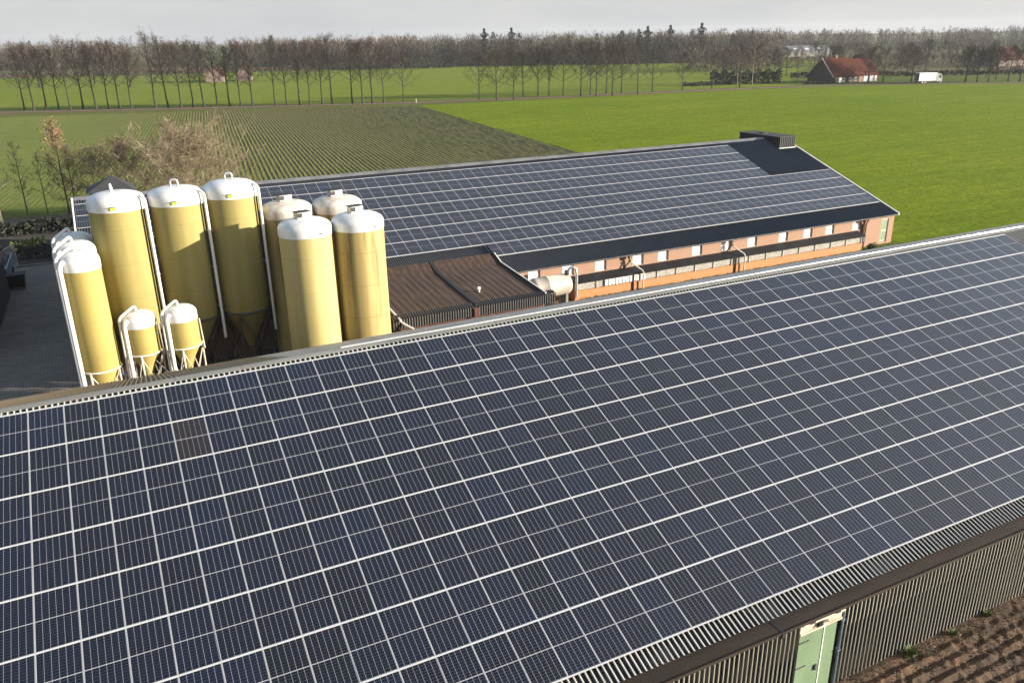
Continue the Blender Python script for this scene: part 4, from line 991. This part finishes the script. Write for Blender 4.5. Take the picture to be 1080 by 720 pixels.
# ------------------------------------------------------------------ far woods (each one mass)
def wood(name, label, region, n, hlo, hhi, seed, mats, per=150, conifer=.06, tw=.16):
    rg = np.random.default_rng(seed); mb = MB(); V_, F_, MI = [], [], []
    for k in range(n):
        x, y = region(rg); h = rg.uniform(hlo, hhi); wd = h * rg.uniform(.36, .55)
        con = rg.uniform() < conifer; mi = len(mats) - 1 if con else int(rg.integers(len(mats) - 1))
        c = np.array([x, y, h * .58])
        for i in range(per):
            if con:
                u = rg.uniform(0, 1) ** .7; a = rg.uniform(0, 2 * PI); rr_ = wd * .5 * (1 - u) * rg.uniform(.3, 1)
                p = np.array([x + math.cos(a) * rr_, y + math.sin(a) * rr_, h * (.1 + .95 * u)]); td = np.array([math.cos(a), math.sin(a), -.25]); tl = 1.6; ww = .35
            else:
                v = rvec(rg); rr_ = rg.uniform(.25, 1) ** .5
                p = c + v * np.array([wd * .55, wd * .55, h * .42]) * rr_; td = v * .5 + np.array([0, 0, .75]) + rg.normal(0, .25, 3); tl = rg.uniform(1.2, 2.8); ww = tw
                if i % 4 == 0: p = np.array([x + rg.normal(0, wd * .45), y + rg.normal(0, wd * .45), rg.uniform(0, .38) * h]); td = np.array([rg.normal(0, .4), rg.normal(0, .4), 1.]); ww = tw * 1.5
            td = td / np.linalg.norm(td); s_ = np.cross(td, rvec(rg)); s_ /= np.linalg.norm(s_)
            o = len(V_); V_ += [p - s_ * ww, p + s_ * ww, p + td * tl]; F_.append((o, o + 1, o + 2)); MI.append(mi)
        o = len(V_); b0 = .22
        for zz, rr_ in ((0, b0), (h * .55, b0 * .6)):
            V_ += [np.array([x + rr_ * math.cos(2.1 * q), y + rr_ * math.sin(2.1 * q), zz]) for q in range(3)]
        F_ += [(o, o + 1, o + 4, o + 3), (o + 1, o + 2, o + 5, o + 4), (o + 2, o, o + 3, o + 5)]; MI += [0] * 3
    mb.v = [tuple(p) for p in V_]; mb.f = F_; mb.mi = MI
    return tag(mb.build(name, mats), label, 'wood', None, 'stuff')
def band(p, depth):
    P = np.array(p, float); seg = np.linalg.norm(np.diff(P, axis=0), axis=1); cs = np.r_[0, np.cumsum(seg)]
    def f(rg):
        s = rg.uniform(0, cs[-1]); k = max(0, min(len(seg) - 1, np.searchsorted(cs, s) - 1)); t_ = (s - cs[k]) / seg[k]
        q = P[k] + (P[k + 1] - P[k]) * t_; d = P[k + 1] - P[k]; nn = np.array([-d[1], d[0]]) / seg[k]
        return q + nn * rg.uniform(0, 1) ** 1.6 * depth
    return f
WM = [M['twig'], M['twig_red'], M['twig_olive'], M['twig'], M['conifer']]
wood('far_wood', 'bare brown winter wood across the middle of the horizon', band([(188, 572), (223, 555), (265, 530), (310, 499), (374, 473), (415, 452), (440, 425)], 70), 330, 17, 23, 21, WM, 260, .03)
wood('far_wood', 'grey bare woodland behind the left avenue', band([(-330, 900), (-60, 790), (90, 770), (170, 660), (215, 610)], 90), 380, 17, 23, 22, WM, 230, .05, .24)
wood('distant_forest', 'low grey forest along the far horizon at right', band([(560, 620), (690, 630), (820, 580), (900, 500), (960, 380)], 120), 380, 16, 22, 23, WM, 170, .05, .25)
wood('distant_forest', 'hazy forest strip farthest away on the horizon', band([(-900, 2000), (-200, 1700), (600, 1500), (1300, 1150), (1700, 600)], 150), 420, 18, 26, 24, WM, 110, .1, .6)
wood('tree_belt', 'bare tree belt behind the red-roofed farmhouse at right', band([(300, 330), (400, 330), (480, 290), (540, 220)], 60), 110, 10, 14, 25, WM, 200, .05, .13)
def conifer(label, loc, h, seed):
    rg = np.random.default_rng(seed); t = thing('conifer', label, 'tree', loc, 'dark conifers above the far wood'); mb = MB(); mb.tube([loc, (loc[0], loc[1], h)], [.35, .05], 6); mb.build('trunk', M['bark'], t)
    cr = MB()
    def fn():
        u = rg.uniform(0, 1) ** .8; a = rg.uniform(0, 2 * PI); w_ = h * .30 * (1 - u) ** .5 * (.6 + .4 * math.sin(u * 26)) * rg.uniform(.3, 1.1)
        return (loc[0] + math.cos(a) * w_, loc[1] + math.sin(a) * w_, h * (.25 + .77 * u))
    leaf_mass(cr, 900, fn, .6, rg); cr.build('crown', M['conifer'], t)
for k, (x, y, h, lab) in enumerate(((365, 480, 24.5, 'pointed dark conifer rising above the wood, left of the skyline pair'), (382, 476, 25, 'dark conifer rising above the wood, middle of the three on the skyline'), (402, 466, 26, 'tallest dark conifer on the skyline, right end of the wood'), (264, 540, 25, 'small dark conifer top above the wood left of centre'), (281, 530, 25, 'small dark conifer top above the wood near the centre'))):
    conifer(lab, (x, y, 0), h, 100 + k)

# ------------------------------------------------------------------ farmhouse, truck, far buildings
def gable_house(name, label, cat, x0, x1, y0, y1, eave, ridge, hip, wallm, roofm, group=None, rot=0, nwin=0):
    cx, cy = (x0 + x1) / 2, (y0 + y1) / 2; t = thing(name, label, cat, (cx, cy, 0), group)
    ym = cy; ov = .35
    mb = MB()
    mb.add([(x0, y0, 0), (x1, y0, 0), (x1, y1, 0), (x0, y1, 0), (x0, y0, eave), (x1, y0, eave), (x1, y1, eave), (x0, y1, eave)], [(0, 1, 5, 4), (1, 2, 6, 5), (2, 3, 7, 6), (3, 0, 4, 7)])
    fr = 1 - hip
    hz = eave + (ridge - eave) * fr
    for gx in (x0, x1): mb.add([(gx, y0, eave), (gx, y1, eave), (gx, ym + (y1 - ym) * (1 - fr), hz), (gx, ym - (ym - y0) * (1 - fr), hz)], [(0, 1, 2, 3)])
    mb.build('wall', wallm, t)
    mb = MB(); sx = hip * (x1 - x0) * .22; th = .18
    def slope(sg):
        ye = ym + sg * ((y1 - y0) / 2 + ov); ze = eave - ov * (ridge - eave) / ((y1 - y0) / 2)
        yh = ym + sg * (y1 - y0) / 2 * (1 - fr)
        pts = [(x0 - ov, ye, ze), (x1 + ov, ye, ze), (x1 + ov, yh, hz), (x1 - sx, ym, ridge), (x0 + sx, ym, ridge), (x0 - ov, yh, hz)]
        mb.add(pts + [(a, b_, c_ + th) for a, b_, c_ in pts], [tuple(range(6)), tuple(reversed(range(6, 12)))] + [(k, (k + 1) % 6, (k + 1) % 6 + 6, k + 6) for k in range(6)])
    slope(-1); slope(1)
    if hip > 0:
        for gx, sxx in ((x0 - ov, x0 + sx), (x1 + ov, x1 - sx)):
            a = (gx, ym - (ym - y0) * (1 - fr), hz); b_ = (gx, ym + (y1 - ym) * (1 - fr), hz); c_ = (sxx, ym, ridge)
            mb.add([a, b_, c_] + [(q[0], q[1], q[2] + th) for q in (a, b_, c_)], [(0, 1, 2), (5, 4, 3), (0, 1, 4, 3), (1, 2, 5, 4), (2, 0, 3, 5)])
    mb.build('roof', roofm, t)
    for k in range(nwin):
        wx = x0 + (x1 - x0) * (k + .5) / nwin
        mb = MB(); mb.box((wx - .55, y0 - .08, .5), (wx + .55, y0 - .005, 1.9)); wo = mb.build('window', M['white'], t)
        mb = MB(); mb.box((wx - .42, y0 - .1, .65), (wx + .42, y0 - .082, 1.75)); mb.build('pane', M['glass'], wo)
    return t
fh = gable_house('farmhouse', 'red tiled farmhouse with a dark gable across the road on the right', 'house', 270.2, 284.0, 218.2, 232.5, 2.5, 9.3, .25, M['darkwood_and_shade'], M['tile'], nwin=4)  # dark wall colour carries the shade on the left gable
mb = MB(); mb.prism([(269.75, 217.9, 2.2), (269.75, 221.9, 6.1), (269.75, 225.3, 9.55), (269.75, 225.3, 9.2), (269.75, 222.2, 5.9), (269.75, 218.3, 2.2)], (.2, 0, 0)); mb.build('verge_board', M['white'], fh)
mb = MB(); mb.box((272.6, 217.98, .1), (274.1, 218.1, 2.2)); mb.build('door', M['white'], fh)
mb = MB(); mb.box((277, 225, 8.8), (277.9, 225.9, 10.4)); mb.build('chimney', M['house_brick'], fh)
gb = gable_house('farm_wing', 'lower red tiled wing with grey doors attached at the right of the farmhouse', 'house', 284.6, 295.8, 218.6, 231.5, 2.6, 8.6, .12, M['house_brick'], M['tile'], nwin=0)
mb = MB(); mb.box((287, 218.45, .05), (289.4, 218.59, 2.4)); mb.box((290.5, 218.45, .05), (292.9, 218.59, 2.4)); mb.build('door', M['bluesteel'], gb)
mb = MB(); mb.box((293.6, 218.5, .1), (294.6, 218.59, 2.1)); mb.build('door', M['white'], gb)
for lab, hx, hy, wd, ev, rd in (('pale gabled house seen between trunks of the left avenue, left one of two', 62, 440, 9, 3.2, 8.2), ('smaller pale gabled house behind the left avenue, right one of two', 77, 442, 8, 3, 7.6)):
    hh = gable_house('far_house', lab, 'house', hx - 6, hx + 6, hy - wd / 2, hy + wd / 2, ev, rd, 0, M['pinkwall'], M['tile']); hh.rotation_euler = (0, 0, R(78))
gable_house('far_house', 'red roofed house far behind the white truck, half hidden by trees', 'house', 446, 470, 268, 282, 3.5, 10, .1, M['pinkwall'], M['tile'])
hh = gable_house('far_house', 'pale gabled house just behind the farmhouse trees', 'house', 332, 342, 263, 270, 4.2, 8.6, 0, M['pinkwall'], M['tile']); hh.rotation_euler = (0, 0, R(60))
fs1 = gable_house('farm_shed', 'long grey farm shed in the distance with bright skylights left of the farmhouse', 'shed', 520, 575, 505, 525, 4, 8.5, 0, simple('pale_shed_wall', (.16, .16, .155), None, 1, .8), simple('grey_shed_roof', (.13, .14, .155), (.09, .095, .105), .1, .6))
for xx in (535, 547, 561):
    mb = MB(); mb.obox((xx, 508, 5.6), (4, 0, 0), (0, 2, .9), (0, -.1, .25)); mb.build('skylight', M['white'], fs1)
gable_house('farm_shed', 'dark farm shed beside the shed with skylights', 'shed', 490, 515, 520, 540, 4, 9, 0, M['darkwood_and_shade'], simple('dark_shed_roof', (.07, .075, .085), None, .1, .6))
# truck
tk2 = thing('box_truck', 'white box lorry driving on the road right of the farmhouse', 'truck', (294.8, 194.4, 0))
ca, sa = .975, -.222
def tp(u, v, z): return (294.8 + ca * u - sa * v, 194.4 + sa * u + ca * v, z)
def tbox(mb, u0, u1, v0, v1, z0, z1): mb.obox(tp(u0, v0, z0), Vector(tp(u1, v0, z0)) - Vector(tp(u0, v0, z0)), Vector(tp(u0, v1, z0)) - Vector(tp(u0, v0, z0)), (0, 0, z1 - z0))
mb = MB(); tbox(mb, -5.2, 2.9, -1.25, 1.25, 1.0, 3.95); mb.build('cargo_box', M['truckwhite'], tk2)
mb = MB(); tbox(mb, -5.24, -5.205, -1.15, 1.15, 1.05, 3.85); mb.build('rear_door', M['dark_steel'], tk2)
mb = MB(); mb.prism([tp(3.2, -1.2, .6), tp(5.3, -1.2, .6), tp(5.3, -1.2, 1.9), tp(4.9, -1.2, 3.1), tp(4.5, -1.2, 3.5), tp(3.2, -1.2, 3.7)], Vector(tp(3.2, 1.2, .6)) - Vector(tp(3.2, -1.2, .6))); cb_ = mb.build('cab', M['truckwhite'], tk2)
mb = MB(); tbox(mb, 3.9, 4.75, -1.215, -1.2, 1.9, 2.8); mb.prism([tp(5.32, -1.05, 1.95), tp(4.95, -1.05, 3.0), tp(4.99, -1.05, 3.02), tp(5.36, -1.05, 1.97)], Vector(tp(0, 1.05, 0)) - Vector(tp(0, -1.05, 0))); mb.build('window', M['glass'], cb_)
mb = MB(); tbox(mb, -5.2, 5.0, -1.0, 1.0, .6, .98); mb.build('chassis', M['dark_steel'], tk2)
for u in (-3.6, -2.4, 4.2):
    for v in (-1.2, 1.2):
        mb = MB(); mb.tube([tp(u, v - .15, .5), tp(u, v + .15, .5)], .5, 16); wh = mb.build('wheel', M['black'], tk2)
        mb = MB(); mb.tube([tp(u, v - .16, .5), tp(u, v + .16, .5)], .26, 12); mb.build('rim', M['galv'], wh)
# small gabled shed behind the far barn's left end
gs = thing('garden_shed', 'small dark gabled shed whose roof peeps over the far barn left of the tall silos', 'shed', (3.7, 63, 0))
mb = MB(); mb.box((1.5, 61.3, 0), (5.4, 64.7, 5.845)); mb.build('wall', M['darkwood_and_shade'], gs)
mb = MB(); ap = (3.72, 63.0, 7.2); q4 = [(1.2, 61.0, 5.85), (5.7, 61.0, 5.85), (5.7, 65, 5.85), (1.2, 65, 5.85)]; mb.add(q4 + [ap], [(0, 1, 4), (1, 2, 4), (2, 3, 4), (3, 0, 4), (3, 2, 1, 0)]); mb.build('roof', simple('black_tiles', (.035, .035, .038), None, 1, .8), gs)
# road side posts
for k, (x, y) in enumerate(((96.5, 229.2),)):
    mb = MB(); mb.tube([(x, y, 0), (x, y, 1.1)], .09, 8); mb.box((x - .12, y - .12, .85), (x + .12, y + .12, 1.05)); tag(mb.build('marker_post', M['white']), 'white marker post at the end of the left avenue', 'post')
t = thing('utility_pole', 'thin dark pole in the meadow left of the red-roofed farmhouse', 'pole', (256, 224, 0)); mb = MB(); mb.tube([(256, 224, 0), (256, 224, 7.5)], [.14, .1], 8); mb.build('pole', M['bark'], t); mb = MB(); mb.box((255.2, 223.95, 6.9), (256.8, 224.05, 7.05)); mb.build('crossarm', M['bark'], t)

# ------------------------------------------------------------------ left edge of the yard
sh = thing('dark_shed', 'dark weathered wooden shed at the left edge of the paved yard', 'shed', (-9, 46, 0))
mb = MB(); mb.box((-12, 33.5, 0), (-5.55, 49.2, 3.4)); mb.build('wall', M['darkwood_and_shade'], sh)
mb = MB(); mb.prism([(-12.4, 33.2, 3.402), (-5.25, 33.2, 3.402), (-5.25, 33.2, 3.55), (-8.8, 33.2, 4.9), (-12.4, 33.2, 3.55)], (0, 16.3, 0)); mb.build('roof', M['rust'], sh)
tr_ = thing('farm_trailer', 'blue-grey steel farm trailer parked beside the dark shed', 'trailer', (-6.2, 52.5, 0))
mb = MB(); mb.box((-7.2, 51.2, .7), (-7.12, 57.6, 1.7)); mb.box((-5.75, 51.2, .7), (-5.67, 57.6, 1.7)); mb.box((-7.12, 51.2, .7), (-5.75, 51.28, 1.7)); mb.box((-7.12, 57.52, .7), (-5.75, 57.6, 1.7)); mb.box((-7.12, 51.28, .7), (-5.75, 57.52, .8)); mb.build('bed', M['bluesteel'], tr_)
for y in (53.2, 55.4):
    for x in (-7.3, -5.8):
        mb = MB(); mb.tube([(x, y, .45), (x + .22, y, .45)], .45, 16); wo = mb.build('wheel', M['black'], tr_); mb = MB(); mb.tube([(x - .01, y, .45), (x + .23, y, .45)], .2, 10); mb.build('rim', M['galv'], wo)
mb = MB(); mb.tube([(-6.4, 51.2, .75), (-6.4, 49.6, .6)], .06, 8); mb.build('drawbar', M['dark_steel'], tr_)
for k, (x, y, lab) in enumerate(((-5.35, 50.6, 'black wheeled waste container standing in the shaded yard'),)):
    wb = thing('waste_container', lab, 'container', (x, y, 0))
    mb = MB(); mb.add([(x - .3, y - .4, .22), (x + .85, y - .4, .22), (x + .85, y + .45, .22), (x - .3, y + .45, .22), (x - .4, y - .55, 1.25), (x + .95, y - .55, 1.25), (x + .95, y + .6, 1.25), (x - .4, y + .6, 1.25)], [(0, 3, 2, 1), (4, 5, 6, 7), (0, 1, 5, 4), (1, 2, 6, 5), (2, 3, 7, 6), (3, 0, 4, 7)]); mb.build('bin', M['black'], wb)
    mb = MB(); mb.prism([(x - .45, y - .6, 1.252), (x - .45, y + .65, 1.252), (x - .45, y + .65, 1.33), (x - .45, y + .02, 1.48), (x - .45, y - .6, 1.33)], (1.45, 0, 0)); mb.build('lid', M['black'], wb)
    for wx, wy in ((x - .2, y - .3), (x + .75, y - .3), (x - .2, y + .35), (x + .75, y + .35)):
        mb = MB(); mb.tube([(wx - .05, wy, .11), (wx + .05, wy, .11)], .11, 10); mb.build('wheel', M['dark_steel'], wb)
gt = thing('lattice_gate', 'leaning grey lattice gate panel at the end of the yard', 'gate', (-6.2, 58.5, 0))
mb = MB()
A, B2, C2, D2 = Vector((-6.3, 57.2, .1)), Vector((-5.6, 59.2, .1)), Vector((-5.6, 59.2, 2.1)), Vector((-6.3, 57.2, 2.1))
for p, q in ((A, B2), (B2, C2), (C2, D2), (D2, A)): mb.tube([p, q], .035, 6)
gfo = mb.build('frame', M['galv'], gt)
mb = MB()
for k in range(1, 10):
    f = k / 10
    mb.tube([A.lerp(B2, f), D2.lerp(C2, f)], .014, 5); mb.tube([A.lerp(D2, f), B2.lerp(C2, f)], .014, 5)
mb.build('mesh_bars', M['galv'], gt)
# low things under the silos
mb = MB(); mb.tube([(9.0, 25.2, .25), (9.0, 25.2, .5)], .12, 10); mb.tube([(9.0, 25.2, 0), (9.0, 25.2, .25)], .05, 8); tag(mb.build('warning_post', simple('red_white_paint', (.6, .10, .06), (.7, .6, .55), 6, .5)), 'small red and white post end under the tall silos', 'post')

# ------------------------------------------------------------------ soil bed bottom right
def soil_bed():
    xs = np.linspace(12, 70, 260); ys = np.linspace(-40, -13.9, 120); mb = MB(); rg = np.random.default_rng(3)
    for y in ys:
        for x in xs:
            edge = min(1, (-13.9 - y) / .6)
            mb.v.append((x, y, .14 + edge * (.042 * math.sin(y / .42 * 2 * PI + .6 * math.sin(x * .5)) + rg.normal(0, .022))))
    nx = len(xs)
    for j in range(len(ys) - 1):
        for i in range(nx - 1): a = j * nx + i; mb.f.append((a, a + 1, a + nx + 1, a + nx)); mb.mi.append(0)
    structure(mb.build('soil_bed', M['soil']))
    cl = MB(); vs_, fs_ = [], []
    for k in range(14000):
        x, y = rg.uniform(18, 36), -13.95 - abs(rg.normal(0, 3.5)); s = rg.uniform(.012, .042)
        a = [np.array((x, y, .15 + min(1, (-13.9 - y) / .6) * .042 * math.sin(y / .42 * 2 * PI + .6 * math.sin(x * .5)))) + rvec(rg) * s for _ in range(4)]; o = len(vs_); vs_ += a; fs_ += [(o, o + 1, o + 2), (o, o + 2, o + 3), (o, o + 3, o + 1), (o + 1, o + 3, o + 2)]
    cl.add(vs_, fs_); tag(cl.build('soil_clods', M['clod']), 'brown soil clods and chips along the near barn wall', 'soil', None, 'stuff')
soil_bed()
rgw = np.random.default_rng(9)
for k, (x, y, s, lab) in enumerate(((24.6, -14.15, .28, 'green weed tuft at the wall foot, larger one below the wall cladding'), (26.7, -14.2, .2, 'small green weed tuft at the wall foot, middle one'), (28.6, -14.1, .22, 'yellowish weed tuft at the wall foot, nearest the right edge'))):
    mb = MB(); vv, ff = [], []
    for q in range(90):
        a = rgw.uniform(0, 2 * PI); d = np.array([math.cos(a) * .6, math.sin(a) * .6, rgw.uniform(.4, 1.2)]); d /= np.linalg.norm(d); ln = s * rgw.uniform(.5, 1.2); b_ = np.array((x, y, .14)) + rgw.normal(0, s * .35, 3) * (1, .5, 0)
        sd = np.cross(d, (0, 0, 1)); sd = sd / np.linalg.norm(sd) * s * .12; o = len(vv); vv += [b_ - sd, b_ + sd, b_ + d * ln * .6 + sd * .8, b_ + d * ln]; ff.append((o, o + 1, o + 2, o + 3))
    mb.add(vv, ff); tag(mb.build('weed', M['weed'], loc=(x, y, 0)), lab, 'plant', 'weeds at the barn wall')
# moss tufts along the inlet base
mb = MB(); vv, ff = [], []
for k in range(2600):
    x, y = rgw.uniform(35, 69), 24.3 - abs(rgw.normal(0, .35)); d = np.array([rgw.normal(0, .5), rgw.normal(0, .5), 1.]); d /= np.linalg.norm(d); ln = rgw.uniform(.08, .28); sd = np.cross(d, rvec(rgw)); sd = sd / np.linalg.norm(sd) * .04; b_ = np.array((x, y, .0)); o = len(vv)
    vv += [b_ - sd, b_ + sd, b_ + d * ln]; ff.append((o, o + 1, o + 2))
mb.add(vv, ff); tag(mb.build('grass_tufts', M['weed']), 'short grass and moss growing along the far barn base', 'grass', None, 'stuff')
hedge('shrub', 'dark little shrub at the downpipe near the far barn door', 'shrub', (66.6, 24.2), (67.6, 24.2), .6, .5, 260, .09, M['hedge'], 33)

# winter haze: one even box of air
hz = MB(); hz.box((-1500, -200, -2), (2300, 2600, 45))
hm = bpy.data.materials.new('winter_haze'); hm.use_nodes = True; hn = hm.node_tree
hn.nodes.remove(hn.nodes['Principled BSDF'])
pv = hn.nodes.new('ShaderNodeVolumePrincipled'); pv.inputs['Color'].default_value = (.93, .95, 1, 1); pv.inputs['Density'].default_value = .00009; pv.inputs['Anisotropy'].default_value = .2
hn.links.new(pv.outputs['Volume'], hn.nodes['Material Output'].inputs['Volume'])
ho_ = hz.build('haze', hm); ho_['kind'] = 'stuff'
